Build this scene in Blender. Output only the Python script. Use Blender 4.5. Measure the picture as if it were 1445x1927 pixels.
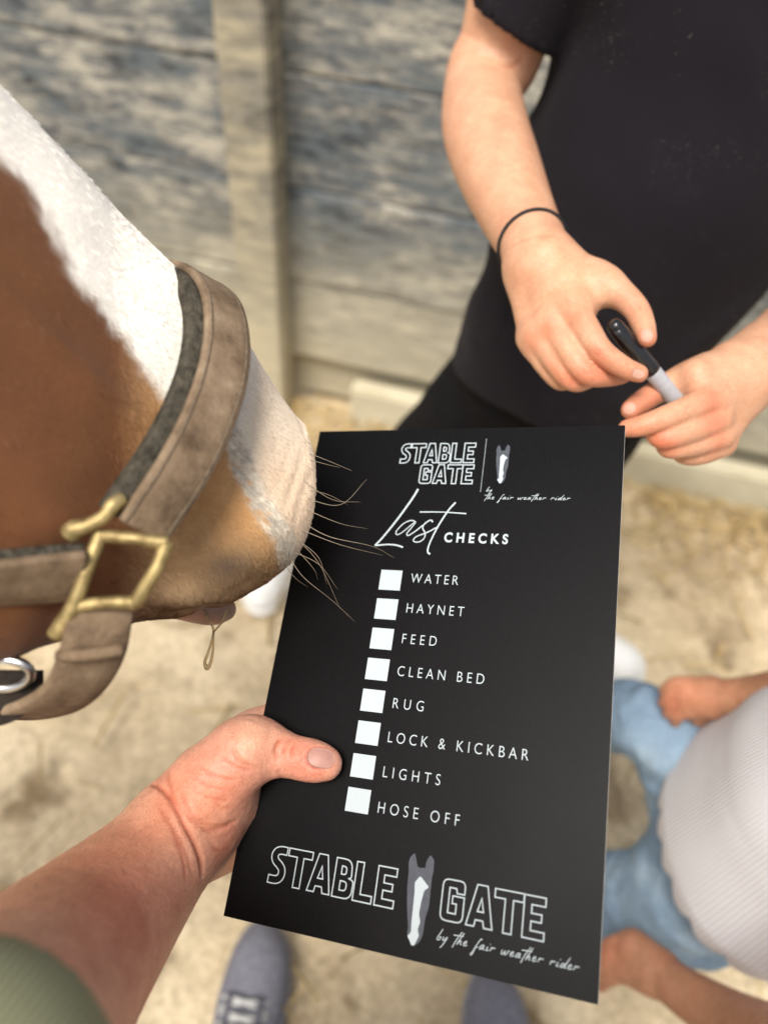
import bpy, bmesh, math, random
import numpy as np
from mathutils import Vector, Matrix
from mathutils.bvhtree import BVHTree

random.seed(7)
RNG = np.random.default_rng(7)
for o in list(bpy.data.objects):
    bpy.data.objects.remove(o)
SC = bpy.context.scene
COL = SC.collection

# ------------------------------------------------------------------ camera
FPX, CX, CY = 1450.0, 722.5, 963.5          # focal length and centre in photo pixels
A_DOWN, ROLL = math.radians(40.27), math.radians(5.63)
CAM = np.array([0.0, 0.0, 1.5])
_F = np.array([0, math.sin(A_DOWN), -math.cos(A_DOWN)])
_U0 = np.array([0, math.cos(A_DOWN), math.sin(A_DOWN)])
_X = np.array([1.0, 0, 0])
_R = math.cos(ROLL) * _X + math.sin(ROLL) * _U0
_U = -math.sin(ROLL) * _X + math.cos(ROLL) * _U0
MW = np.array([_R, -_U, _F])                # world -> camera (x right, y down, z ahead)

cd = bpy.data.cameras.new('camera')
cam = bpy.data.objects.new('camera', cd)
COL.objects.link(cam)
cam.matrix_world = Matrix(((_R[0], _U[0], -_F[0], CAM[0]), (_R[1], _U[1], -_F[1], CAM[1]),
                           (_R[2], _U[2], -_F[2], CAM[2]), (0, 0, 0, 1)))
cd.sensor_fit = 'VERTICAL'
cd.sensor_height = 36.0
cd.lens = 36.0 * FPX / 1927.0
cd.clip_start, cd.clip_end = 0.01, 3000
cd.dof.use_dof = True
cd.dof.focus_distance = 0.438
cd.dof.aperture_fstop = 3.6
SC.camera = cam

# ------------------------------------------------------------------ light
SUN_EL, SUN_AZ = math.radians(64), math.radians(208)   # azimuth: clockwise from +Y
w = bpy.data.worlds.new('World')
SC.world = w
w.use_nodes = True
nt = w.node_tree
sky = nt.nodes.new('ShaderNodeTexSky')
sky.sky_type = 'NISHITA'
sky.sun_disc = False
sky.sun_elevation = SUN_EL
sky.sun_rotation = SUN_AZ
sky.air_density, sky.dust_density, sky.ozone_density = 1.0, 3.5, 1.0
bg = nt.nodes['Background']
bg.inputs['Strength'].default_value = 0.125
hs = nt.nodes.new('ShaderNodeHueSaturation')      # thin high haze: a paler sky all round
hs.inputs['Saturation'].default_value = 0.45
nt.links.new(sky.outputs[0], hs.inputs['Color'])
nt.links.new(hs.outputs[0], bg.inputs['Color'])
sl = bpy.data.lights.new('sun', 'SUN')
sl.energy, sl.angle, sl.color = 3.0, math.radians(25), (1.0, 0.94, 0.85)
sun = bpy.data.objects.new('sun', sl)
COL.objects.link(sun)
_sd = Vector((math.sin(SUN_AZ) * math.cos(SUN_EL), math.cos(SUN_AZ) * math.cos(SUN_EL), math.sin(SUN_EL)))
sun.rotation_euler = _sd.to_track_quat('Z', 'Y').to_euler()
sun.location = (-2, -2, 5)
vs = SC.view_settings
vs.view_transform, vs.look, vs.exposure, vs.gamma, vs.use_curve_mapping = 'Standard', 'None', 0.5, 1.0, False

# ------------------------------------------------------------------ helpers
def P(px, py, d):
    """the point at photo pixel (px, py), d metres ahead of the lens"""
    return CAM + MW.T @ np.array([(px - CX) / FPX * d, (py - CY) / FPX * d, d])

def proj(V):
    c = (np.asarray(V) - CAM) @ MW.T
    return c[:, 0] / c[:, 2] * FPX + CX, c[:, 1] / c[:, 2] * FPX + CY, c[:, 2]

def unit(v):
    v = np.asarray(v, float)
    return v / np.linalg.norm(v)

def tag(o, label=None, cat=None, group=None, kind=None):
    for k, v in (('label', label), ('category', cat), ('group', group), ('kind', kind)):
        if v:
            o[k] = v
    return o

def empty(name, loc, label=None, cat=None, group=None):
    o = bpy.data.objects.new(name, None)
    o.empty_display_size = 0.05
    o.location = tuple(loc)
    COL.objects.link(o)
    return tag(o, label, cat, group)

def mk(name, verts, faces, mat, parent=None, smooth=True, cols=None, attrs=None, mats=None):
    """one mesh object; verts in world space, kept there when parented"""
    verts = np.asarray(verts, float)
    off = np.zeros(3)
    p = parent
    while p is not None:
        off = off + np.array(p.location)
        p = p.parent
    me = bpy.data.meshes.new(name)
    if isinstance(faces, np.ndarray):
        n = faces.shape[1]
        me.vertices.add(len(verts))
        me.vertices.foreach_set('co', (verts - off).astype(np.float32).ravel())
        me.loops.add(faces.size)
        me.loops.foreach_set('vertex_index', faces.astype(np.int32).ravel())
        me.polygons.add(len(faces))
        me.polygons.foreach_set('loop_start', np.arange(0, faces.size, n, dtype=np.int32))
        me.update(calc_edges=True)
    else:
        me.from_pydata([tuple(v) for v in (verts - off)], [], faces)
        me.update()
    if smooth:
        me.polygons.foreach_set('use_smooth', np.ones(len(me.polygons), dtype=bool))
    if cols is not None:
        a = me.color_attributes.new('Col', 'FLOAT_COLOR', 'POINT')
        c4 = np.ones((len(verts), 4), np.float32)
        c4[:, :3] = cols
        a.data.foreach_set('color', c4.ravel())
    for nme, val in (attrs or {}).items():
        a = me.attributes.new(nme, 'FLOAT', 'POINT')
        a.data.foreach_set('value', np.asarray(val, np.float32))
    for m in (mats or [mat]):
        me.materials.append(m)
    o = bpy.data.objects.new(name, me)
    COL.objects.link(o)
    if parent is not None:
        o.parent = parent
    return o

class N:
    """tiny node-tree builder"""
    def __init__(s, name):
        s.m = bpy.data.materials.new(name)
        s.m.use_nodes = True
        s.t = s.m.node_tree
        s.b = s.t.nodes['Principled BSDF']
    def n(s, typ, **kw):
        x = s.t.nodes.new(typ)
        for k, v in kw.items():
            if k.startswith('i_'):
                x.inputs[k[2:].replace('_', ' ')].default_value = v
            else:
                setattr(x, k, v)
        return x
    def l(s, a, b):
        s.t.links.new(a, b)
    def coord(s, scale=(1, 1, 1), rnd=False):
        tc = s.n('ShaderNodeTexCoord')
        mp = s.n('ShaderNodeMapping')
        mp.inputs['Scale'].default_value = scale
        s.l(tc.outputs['Object'], mp.inputs['Vector'])
        if rnd:
            oi = s.n('ShaderNodeObjectInfo')
            mu = s.n('ShaderNodeMath', operation='MULTIPLY')
            mu.inputs[1].default_value = 37.0
            s.l(oi.outputs['Random'], mu.inputs[0])
            cb = s.n('ShaderNodeCombineXYZ')
            for i in range(3):
                s.l(mu.outputs[0], cb.inputs[i])
            s.l(cb.outputs[0], mp.inputs['Location'])
        return mp.outputs[0]
    def noise(s, vec, scale, detail=4, rough=0.55):
        x = s.n('ShaderNodeTexNoise')
        x.inputs['Scale'].default_value = scale
        x.inputs['Detail'].default_value = detail
        x.inputs['Roughness'].default_value = rough
        s.l(vec, x.inputs['Vector'])
        return x.outputs['Fac']
    def ramp(s, fac, stops):
        x = s.n('ShaderNodeValToRGB')
        cr = x.color_ramp
        while len(cr.elements) < len(stops):
            cr.elements.new(0.5)
        for e, (p, c) in zip(cr.elements, stops):
            e.position = p
            e.color = (*c, 1) if len(c) == 3 else c
        s.l(fac, x.inputs['Fac'])
        return x.outputs['Color']
    def mix(s, fac, a, b, blend='MIX'):
        x = s.n('ShaderNodeMix', data_type='RGBA', blend_type=blend)
        for sock, v in ((x.inputs['Factor'], fac), (x.inputs[6], a), (x.inputs[7], b)):
            if isinstance(v, (int, float)):
                sock.default_value = v
            elif isinstance(v, tuple):
                sock.default_value = (*v, 1)
            else:
                s.l(v, sock)
        return x.outputs[2]
    def bump(s, h, strength=0.3, dist=0.002, prev=None):
        x = s.n('ShaderNodeBump')
        x.inputs['Strength'].default_value = strength
        x.inputs['Distance'].default_value = dist
        s.l(h, x.inputs['Height'])
        if prev is not None:
            s.l(prev, x.inputs['Normal'])
        s.l(x.outputs[0], s.b.inputs['Normal'])
        return x.outputs[0]
    def set(s, color=None, rough=0.5, spec=0.5, **kw):
        if color is not None:
            if isinstance(color, tuple):
                s.b.inputs['Base Color'].default_value = (*color, 1)
            else:
                s.l(color, s.b.inputs['Base Color'])
        if isinstance(rough, (int, float)):
            s.b.inputs['Roughness'].default_value = rough
        else:
            s.l(rough, s.b.inputs['Roughness'])
        s.b.inputs['Specular IOR Level'].default_value = spec
        for k, v in kw.items():
            s.b.inputs[k.replace('_', ' ')].default_value = v
        return s

def plain(name, c1, c2=None, scale=20, rough=0.6, bs=None, bump=0.2, bd=0.001, spec=0.4, **kw):
    m = N(name)
    v = m.coord()
    if c2 is None:
        c2 = tuple(x * 0.8 for x in c1)
    m.set(m.ramp(m.noise(v, scale), [(0.3, c2), (0.7, c1)]), rough, spec, **kw)
    if bs:
        m.bump(m.noise(v, bs, 3), bump, bd)
    return m.m

# ---- signed distance modelling -------------------------------------------
def smin(a, b, k):
    if k <= 0:
        return np.minimum(a, b)
    h = np.clip(0.5 + 0.5 * (b - a) / k, 0, 1)
    return b + (a - b) * h - k * h * (1 - h)

def smax(a, b, k):
    return -smin(-a, -b, k)

def cap(a, b, ra, rb, sq=None):
    """tapered capsule; sq = (direction, factor) flattens it along a direction"""
    a, b = np.asarray(a, float), np.asarray(b, float)
    ab = b - a
    L2 = max(ab @ ab, 1e-12)
    if sq is not None:
        n, s_ = unit(sq[0]), sq[1]
    def f(p):
        q = p - a
        t = np.clip(q @ ab / L2, 0, 1)
        r = q - t[:, None] * ab
        if sq is not None:
            e = r @ n
            r = r + (e * (1 / s_ - 1))[:, None] * n
        return np.sqrt((r * r).sum(1)) - (ra + t * (rb - ra))
    f.bb = (np.minimum(a - ra, b - rb), np.maximum(a + ra, b + rb))
    return f

def chain(pts, sq=None, n=4):
    """pts = [(xyz, r), ...] -> one smooth limb through the points"""
    q = catmull(np.array([[*p[0], p[1]] for p in pts]), n) if len(pts) > 2 else np.array([[*p[0], p[1]] for p in pts])
    segs = [cap(a[:3], b[:3], a[3], b[3], sq) for a, b in zip(q[:-1], q[1:])]
    lo, hi = np.min([g.bb[0] for g in segs], 0), np.max([g.bb[1] for g in segs], 0)
    def f(p):
        D = None
        if len(p) > 64:
            m = f.reach
            plo, phi = p.min(0) - m, p.max(0) + m
            use = [g for g in segs if (g.bb[0] < phi).all() and (g.bb[1] > plo).all()]
            if not use:
                return np.full(len(p), m)
        else:
            use = segs
        for g in use:
            e = g(p)
            D = e if D is None else np.minimum(D, e)
        return D
    f.bb, f.reach = (lo, hi), 9.0
    return [f]

class Sdf:
    def __init__(s):
        s.base, s.fing, s.post, s.reach, s.cache = [], [], [], 0.03, {}
    def add(s, prims, k=0.01):
        for p in (prims if isinstance(prims, list) else [prims]):
            s.base.append((p, k))
        return s
    def finger(s, prims, k=0.006, kin=0.004):
        s.fing.append((prims, k, kin))
        return s
    def d(s, p):
        p = np.atleast_2d(p)
        cull = len(p) > 64
        if cull:
            lo, hi = p.min(0) - s.reach, p.max(0) + s.reach
            near = lambda f, k: bool((f.bb[0] - k < hi).all() and (f.bb[1] + k > lo).all())
        else:
            near = lambda f, k: True
        D = None
        for f, k in s.base:
            if near(f, k):
                e = f(p)
                D = e if D is None else smin(D, e, k)
        B = D
        for prims, k, kin in s.fing:
            e = None
            for f in prims:
                if near(f, k):
                    g = f(p)
                    e = g if e is None else smin(e, g, kin)
            if e is None:
                continue
            e = e if B is None else smin(e, B, k)
            D = e if D is None else np.minimum(D, e)
        if D is None:
            D = np.full(len(p), s.reach)
        for op in s.post:
            D = op(p, D)
        return D
    def bounds(s):
        bb = [f.bb for f, _ in s.base] + [f.bb for g in s.fing for f in g[0]]
        return np.min([b[0] for b in bb], 0), np.max([b[1] for b in bb], 0)
    def grad(s, p, h=4e-4):
        g = np.stack([s.d(p + h * e) - s.d(p - h * e) for e in np.eye(3)], 1)
        return g / (np.linalg.norm(g, axis=1)[:, None] + 1e-12)
    def hit(s, px, py, d0=0.15, d1=1.6):
        """where the ray through a photo pixel meets the surface"""
        if (px, py) in s.cache:
            return s.cache[(px, py)]
        o, r = CAM, P(px, py, 1.0) - CAM
        L = np.linalg.norm(r)
        t = d0
        for _ in range(160):
            e = float(s.d((o + r * t)[None])[0])
            if e < 1e-4:
                return o + r * t
            t += max(e, 4e-4) * 0.7 / L
            if t > d1:
                break
        return None
    def prehit(s, pix, d0=0.15, d1=1.6):
        """hit() for many pixels at once, remembered"""
        pix = sorted(set(pix))
        R_ = np.array([P(x, y, 1.0) - CAM for x, y in pix])
        L = np.linalg.norm(R_, axis=1)
        t = np.full(len(pix), d0)
        ok = np.zeros(len(pix), bool)
        r0, s.reach = s.reach, 9.0
        for _ in range(160):
            go = np.where(~ok & (t < d1))[0]
            if not len(go):
                break
            e = s.d(CAM + R_[go] * t[go, None])
            ok[go[e < 1e-4]] = True
            m = e >= 1e-4
            t[go[m]] += np.maximum(e[m], 4e-4) * .7 / L[go[m]]
        s.reach = r0
        for k, p in enumerate(pix):
            s.cache[p] = CAM + R_[k] * t[k] if ok[k] else None
    def mesh(s, h, pad=0.01, B=8):
        lo, hi = s.bounds()
        lo, hi = lo - pad, hi + pad
        nb = np.ceil((hi - lo) / (h * B)).astype(int)
        bi = np.stack(np.meshgrid(*[np.arange(n) for n in nb], indexing='ij'), -1).reshape(-1, 3)
        ctr = lo + (bi + 0.5) * B * h
        s.reach = 9.0
        dv = np.concatenate([s.d(c) for c in np.array_split(ctr, max(1, len(ctr) // 200000))])
        s.reach = 0.012 + B * h
        for f in [g for g, _ in s.base] + [g for t in s.fing for g in t[0]]:
            f.reach = s.reach + 0.004 + max([k for _, k in s.base] + [k for _, k, _ in s.fing])
        bi = bi[np.abs(dv) < B * h * 1.4 + 0.004]
        # neighbours together, so that far primitives can be skipped
        o_ = np.lexsort((bi[:, 2] // 4, bi[:, 1] // 4, bi[:, 0] // 4))
        bi = bi[o_]
        g = np.arange(B + 1)
        loc = np.stack(np.meshgrid(g, g, g, indexing='ij'), -1).reshape(-1, 3)
        NX = nb * B + 2
        ids, pos, edges = [], [], []
        off = np.array([[i, j, k] for i in (0, 1) for j in (0, 1) for k in (0, 1)])
        for ch in np.array_split(bi, max(1, len(bi) // 40)):
            if not len(ch):
                continue
            gi = ch[:, None, :] * B + loc[None]
            v = s.d((lo + gi.reshape(-1, 3) * h)).reshape(len(ch), B + 1, B + 1, B + 1)
            c = np.stack([v[:, i:B + i, j:B + j, k:B + k] for i, j, k in off], -1)
            sg = c < 0
            m = sg.any(-1) & ~sg.all(-1)
            w_ = np.argwhere(m)
            cv = c[m]
            cell = ch[w_[:, 0]] * B + w_[:, 1:]
            acc, cnt = np.zeros((len(cv), 3)), np.zeros(len(cv))
            for a_ in range(8):
                for ax, b_ in ((0, a_ | 4), (1, a_ | 2), (2, a_ | 1)):
                    if b_ == a_:
                        continue
                    va, vb = cv[:, a_], cv[:, b_]
                    x = (va < 0) != (vb < 0)
                    t = np.where(x, va / np.where(x, va - vb, 1), 0)
                    acc += np.where(x[:, None], off[a_] + t[:, None] * (off[b_] - off[a_]), 0)
                    cnt += x
            key = (cell[:, 0] * NX[1] + cell[:, 1]) * NX[2] + cell[:, 2]
            ids.append(key)
            pos.append(lo + (cell + acc / cnt[:, None]) * h)
            for ax, b_ in ((0, 4), (1, 2), (2, 1)):
                x = (cv[:, 0] < 0) != (cv[:, b_] < 0)
                edges.append((cell[x], ax, cv[x, 0] < 0))
        ids, pos = np.concatenate(ids), np.concatenate(pos)
        ids, ix = np.unique(ids, return_index=True)
        pos = pos[ix]
        Q = []
        for cell, ax, neg in edges:
            u, v_ = [(1, 2), (2, 0), (0, 1)][ax]
            eu, ev = np.eye(3, dtype=int)[u], np.eye(3, dtype=int)[v_]
            q = []
            ok = np.ones(len(cell), bool)
            for dlt in (0 * eu, -eu, -eu - ev, -ev):
                cc = cell + dlt
                ok &= (cc >= 0).all(1)
                k_ = (cc[:, 0] * NX[1] + cc[:, 1]) * NX[2] + cc[:, 2]
                j = np.clip(np.searchsorted(ids, k_), 0, len(ids) - 1)
                ok &= ids[j] == k_
                q.append(j)
            q = np.stack(q, 1)
            q[~neg] = q[~neg][:, ::-1]
            Q.append(q[ok])
        for f in [g for g, _ in s.base] + [g for t in s.fing for g in t[0]]:
            f.reach = 9.0
        s.reach = 0.03
        return pos, np.concatenate(Q).astype(np.int32)

def vnormals(V, F):
    n = np.cross(V[F[:, 2]] - V[F[:, 0]], V[F[:, 3]] - V[F[:, 1]])
    out = np.zeros_like(V)
    for i in range(4):
        np.add.at(out, F[:, i], n)
    return out / (np.linalg.norm(out, axis=1)[:, None] + 1e-12)

def relax(V, F, it=6):
    """even out a fine mesh by averaging neighbours"""
    E_ = np.concatenate([F[:, [0, 1]], F[:, [1, 2]], F[:, [2, 3]], F[:, [3, 0]]])
    n = np.bincount(E_[:, 0], minlength=len(V)) + 1e-9
    for i in range(it):
        A = np.stack([np.bincount(E_[:, 0], V[E_[:, 1], k], len(V)) for k in range(3)], 1) / n[:, None]
        V = V + (A - V) * (.55 if i % 2 == 0 else -.50)
    return V

def polydist(V, pts):
    pts = np.asarray(pts)
    D = np.full(len(V), 9.0)
    for a, b in zip(pts[:-1], pts[1:]):
        ab = b - a
        q = V - a
        t = np.clip(q @ ab / max(ab @ ab, 1e-12), 0, 1)
        D = np.minimum(D, np.linalg.norm(q - t[:, None] * ab, axis=1))
    return D

def vnoise(p, seed=0):
    """smooth value noise in numpy"""
    p = np.asarray(p, float)
    i = np.floor(p).astype(np.int64)
    f = p - i
    f = f * f * (3 - 2 * f)
    out = 0
    for dx in (0, 1):
        for dy in (0, 1):
            for dz in (0, 1):
                h = (i[:, 0] + dx) * 374761393 + (i[:, 1] + dy) * 668265263 + (i[:, 2] + dz) * 2147483647 + seed * 1274126177
                h = (h ^ (h >> 13)) * 1274126177
                h = (h ^ (h >> 16)) & 0xFFFF
                out = out + (h / 65535.0) * (np.where(dx, f[:, 0], 1 - f[:, 0]) * np.where(dy, f[:, 1], 1 - f[:, 1]) * np.where(dz, f[:, 2], 1 - f[:, 2]))
    return out

def catmull(pts, n=8, closed=False):
    pts = np.asarray(pts, float)
    Q = np.vstack([pts[-1], pts, pts[0], pts[1]]) if closed else np.vstack([2 * pts[0] - pts[1], pts, 2 * pts[-1] - pts[-2]])
    out = []
    for i in range(1, len(Q) - 2):
        p0, p1, p2, p3 = Q[i - 1:i + 3]
        for t in np.arange(n) / n:
            out.append(0.5 * (2 * p1 + (p2 - p0) * t + (2 * p0 - 5 * p1 + 4 * p2 - p3) * t * t + (3 * p1 - p0 - 3 * p2 + p3) * t ** 3))
    if not closed:
        out.append(pts[-1])
    return np.array(out)

def tube(pts, radii, seg=8, closed=False, caps=True):
    pts = np.asarray(pts, float)
    n = len(pts)
    radii = np.full(n, radii) if np.isscalar(radii) else np.asarray(radii)
    T = np.roll(pts, -1, 0) - np.roll(pts, 1, 0) if closed else np.gradient(pts, axis=0)
    T /= np.linalg.norm(T, axis=1)[:, None] + 1e-12
    u = np.cross(T[0], [0.31, 0.17, 0.93])
    V = []
    for i in range(n):
        u = unit(u - T[i] * (u @ T[i]))
        v = np.cross(T[i], u)
        for k in range(seg):
            a = 2 * math.pi * k / seg
            V.append(pts[i] + radii[i] * (math.cos(a) * u + math.sin(a) * v))
    F = []
    for i in range(n if closed else n - 1):
        j = (i + 1) % n
        for k in range(seg):
            k2 = (k + 1) % seg
            F.append((i * seg + k, i * seg + k2, j * seg + k2, j * seg + k))
    if caps and not closed:
        F += [tuple(range(seg))[::-1], tuple((n - 1) * seg + k for k in range(seg))]
    return np.array(V), F

def ribbon(c, nrm, width, thick, shift=0.0, lift=0.0):
    """a strap: centres c, outward normals nrm; rounded-box section"""
    c, nrm = np.asarray(c, float), np.asarray(nrm, float)
    T = np.gradient(c, axis=0)
    T /= np.linalg.norm(T, axis=1)[:, None]
    wd = np.full(len(c), width) if np.isscalar(width) else np.asarray(width)
    V, F = [], []
    sec = [(-.5, -.32), (-.47, -.5), (-.2, -.5), (.2, -.5), (.47, -.5), (.5, -.32), (.5, .32), (.47, .5), (.2, .5), (-.2, .5), (-.47, .5), (-.5, .32)]
    for i in range(len(c)):
        n = unit(nrm[i] - T[i] * (nrm[i] @ T[i]))
        b = np.cross(T[i], n)
        for x, y in sec:
            V.append(c[i] + b * (x * wd[i] + shift) + n * (y * thick + lift))
    m = len(sec)
    for i in range(len(c) - 1):
        for k in range(m):
            k2 = (k + 1) % m
            F.append((i * m + k, (i + 1) * m + k, (i + 1) * m + k2, i * m + k2))
    F += [tuple(range(m)), tuple((len(c) - 1) * m + k for k in range(m))[::-1]]
    return np.array(V), F

def box(c, sx, sy, sz, ax=(1, 0, 0), ay=(0, 1, 0), az=(0, 0, 1), bev=0.0):
    c, ax, ay, az = (np.asarray(v, float) for v in (c, ax, ay, az))
    if bev <= 0:
        V = [c + ax * i * sx / 2 + ay * j * sy / 2 + az * k * sz / 2 for i in (-1, 1) for j in (-1, 1) for k in (-1, 1)]
        return V, [(0, 1, 3, 2), (4, 6, 7, 5), (0, 4, 5, 1), (2, 3, 7, 6), (0, 2, 6, 4), (1, 5, 7, 3)]
    bm = bmesh.new()
    bmesh.ops.create_cube(bm, size=1)
    for v in bm.verts:
        v.co = (v.co.x * sx, v.co.y * sy, v.co.z * sz)
    bmesh.ops.bevel(bm, geom=bm.edges[:], offset=bev, segments=2, affect='EDGES')
    V = [c + ax * v.co.x + ay * v.co.y + az * v.co.z for v in bm.verts]
    bm.verts.index_update()
    F = [tuple(v.index for v in f.verts) for f in bm.faces]
    bm.free()
    return V, F

def lathe(a, b, prof, seg=28):
    """profile [(t along a->b in metres, radius)]"""
    a, ax = np.asarray(a, float), unit(np.asarray(b, float) - np.asarray(a, float))
    u = unit(np.cross(ax, [0.3, 0.2, 0.9]))
    v = np.cross(ax, u)
    V = [a + ax * t + r * (math.cos(2 * math.pi * k / seg) * u + math.sin(2 * math.pi * k / seg) * v) for t, r in prof for k in range(seg)]
    F = [(i * seg + k, i * seg + (k + 1) % seg, (i + 1) * seg + (k + 1) % seg, (i + 1) * seg + k) for i in range(len(prof) - 1) for k in range(seg)]
    F += [tuple(range(seg))[::-1], tuple((len(prof) - 1) * seg + k for k in range(seg))]
    return np.array(V), F

# ------------------------------------------------------------------ ground
def ground():
    g = np.concatenate([-np.geomspace(900, 3.05, 34), np.arange(-3, 3.001, 0.022), np.geomspace(3.05, 900, 34)])
    n = len(g)
    X, Y = np.meshgrid(g, g + 0.8, indexing='ij')
    p = np.stack([X.ravel(), Y.ravel(), 0 * X.ravel()], 1)
    z = (vnoise(p * 2.2, 1) - .5) * .035 + (vnoise(p * 7, 2) - .5) * .024 + (vnoise(p * 21, 3) - .5) * .014 + (vnoise(p * 55, 4) - .5) * .006
    far = np.clip((np.hypot(X, Y - .8).ravel() - 3) / 5, 0, 1)
    p[:, 2] = z * (1 - far)
    i = np.arange(n * n).reshape(n, n)
    F = np.stack([i[:-1, :-1], i[1:, :-1], i[1:, 1:], i[:-1, 1:]], -1).reshape(-1, 4)
    m = N('sand')
    v = m.coord()
    base = m.ramp(m.noise(v, 3.0, 6, .6), [(0.28, (.40, .31, .20)), (0.5, (.65, .535, .365)), (0.75, (.765, .66, .48))])
    blot = m.ramp(m.noise(v, 7.0, 4, .5), [(0.54, (0, 0, 0)), (0.67, (1, 1, 1))])
    c = m.mix(blot, base, (.27, .20, .12))
    grit = m.ramp(m.noise(v, 60, 4, .7), [(0.35, (.72, .7, .66)), (0.65, (1.1, 1.08, 1.04))])
    c = m.mix(1.0, c, grit, 'MULTIPLY')
    m.set(c, 0.95, 0.15)
    m.bump(m.noise(v, 45, 6, .65), 0.9, 0.012)
    tag(mk('ground', p, F, m.m), kind='structure')

def straw():
    V, F, cols = [], [], []
    fl = fence_pt
    for k in range(1700):
        if k < 1300:
            s_ = RNG.uniform(-1.6, 1.6)
            q = fl(s_, -abs(RNG.normal(.06, .14)) - .02)
            x, y = q[0], q[1]
        else:
            x, y = RNG.uniform(-1.6, 1.6), RNG.uniform(0.0, 1.6)
        L, wd, a = RNG.uniform(.02, .13), RNG.uniform(.0012, .003), RNG.uniform(0, 6.28)
        d = np.array([math.cos(a), math.sin(a), RNG.normal(0, .12)])
        s2 = np.array([-math.sin(a), math.cos(a), 0]) * wd
        c = np.array([x, y, .022 + abs(RNG.normal(0, .014))])
        b = len(V)
        up = np.array([0, 0, wd])
        for e in (-.5, 0, .5):
            bend = np.array([0, 0, RNG.normal(0, .004)])
            V += [c + d * L * e + s2 + bend, c + d * L * e - s2 + bend, c + d * L * e + up * 1.4 + bend]
        for i in (0, 3):
            F += [(b + i, b + i + 3, b + i + 5, b + i + 2), (b + i + 1, b + i + 2, b + i + 5, b + i + 4), (b + i, b + i + 1, b + i + 4, b + i + 3)]
        t = RNG.uniform(.55, 1.1)
        cols += [(.55 * t, .40 * t, .18 * t)] * 9
    m = N('straw')
    a = m.n('ShaderNodeVertexColor', layer_name='Col')
    m.set(a.outputs[0], .7, .3)
    o = mk('straw', V, F, m.m, smooth=False, cols=np.array(cols))
    tag(o, 'loose golden straw scattered over the sandy ground and along the fence', 'straw', kind='stuff')

# ------------------------------------------------------------------ fence
F_DIR = unit([math.cos(math.radians(-10)), math.sin(math.radians(-10)), 0])
F_NRM = np.array([-F_DIR[1], F_DIR[0], 0])             # away from the camera
F_ORG = np.array([-0.278, 1.654, 0])
def fence_pt(s, out=0.0, z=0.0):
    return F_ORG + F_DIR * s + F_NRM * out + np.array([0, 0, z])

def wood(name, dark, mid, pale, blue):
    m = N(name)
    v = m.coord((1.2, 1.2, 5.4), rnd=True)
    v2 = m.coord((1, 1, 2.2), rnd=True)
    grain = m.noise(v, 8.5, 12, .78)
    c = m.ramp(grain, [(0.34, dark), (0.45, mid), (0.56, tuple(x * .85 for x in pale)), (0.66, pale)])
    pat = m.ramp(m.noise(v2, 4.5, 6, .68), [(0.42, (0, 0, 0)), (0.60, (1, 1, 1))])
    c2 = m.ramp(m.noise(v, 9.0, 6, .7), [(0.36, dark), (0.52, blue), (0.68, mid)])
    c = m.mix(pat, c, c2)
    # dust thrown up from the yard, thicker low down
    tc = m.n('ShaderNodeNewGeometry')
    sp = m.n('ShaderNodeSeparateXYZ')
    m.l(tc.outputs['Position'], sp.inputs[0])
    mr = m.n('ShaderNodeMapRange')
    mr.inputs['From Min'].default_value, mr.inputs['From Max'].default_value = 0.62, 0.08
    m.l(sp.outputs[2], mr.inputs['Value'])
    mu = m.n('ShaderNodeMath', operation='MULTIPLY')
    m.l(mr.outputs[0], mu.inputs[0])
    m.l(m.ramp(m.noise(v2, 3.0, 4), [(0.3, (.62, .62, .62)), (0.6, (1, 1, 1))]), mu.inputs[1])
    c = m.mix(mu.outputs[0], c, (.60, .535, .375))
    m.set(c, .88, .2)
    m.bump(grain, .8, .006)
    return m.m

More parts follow.
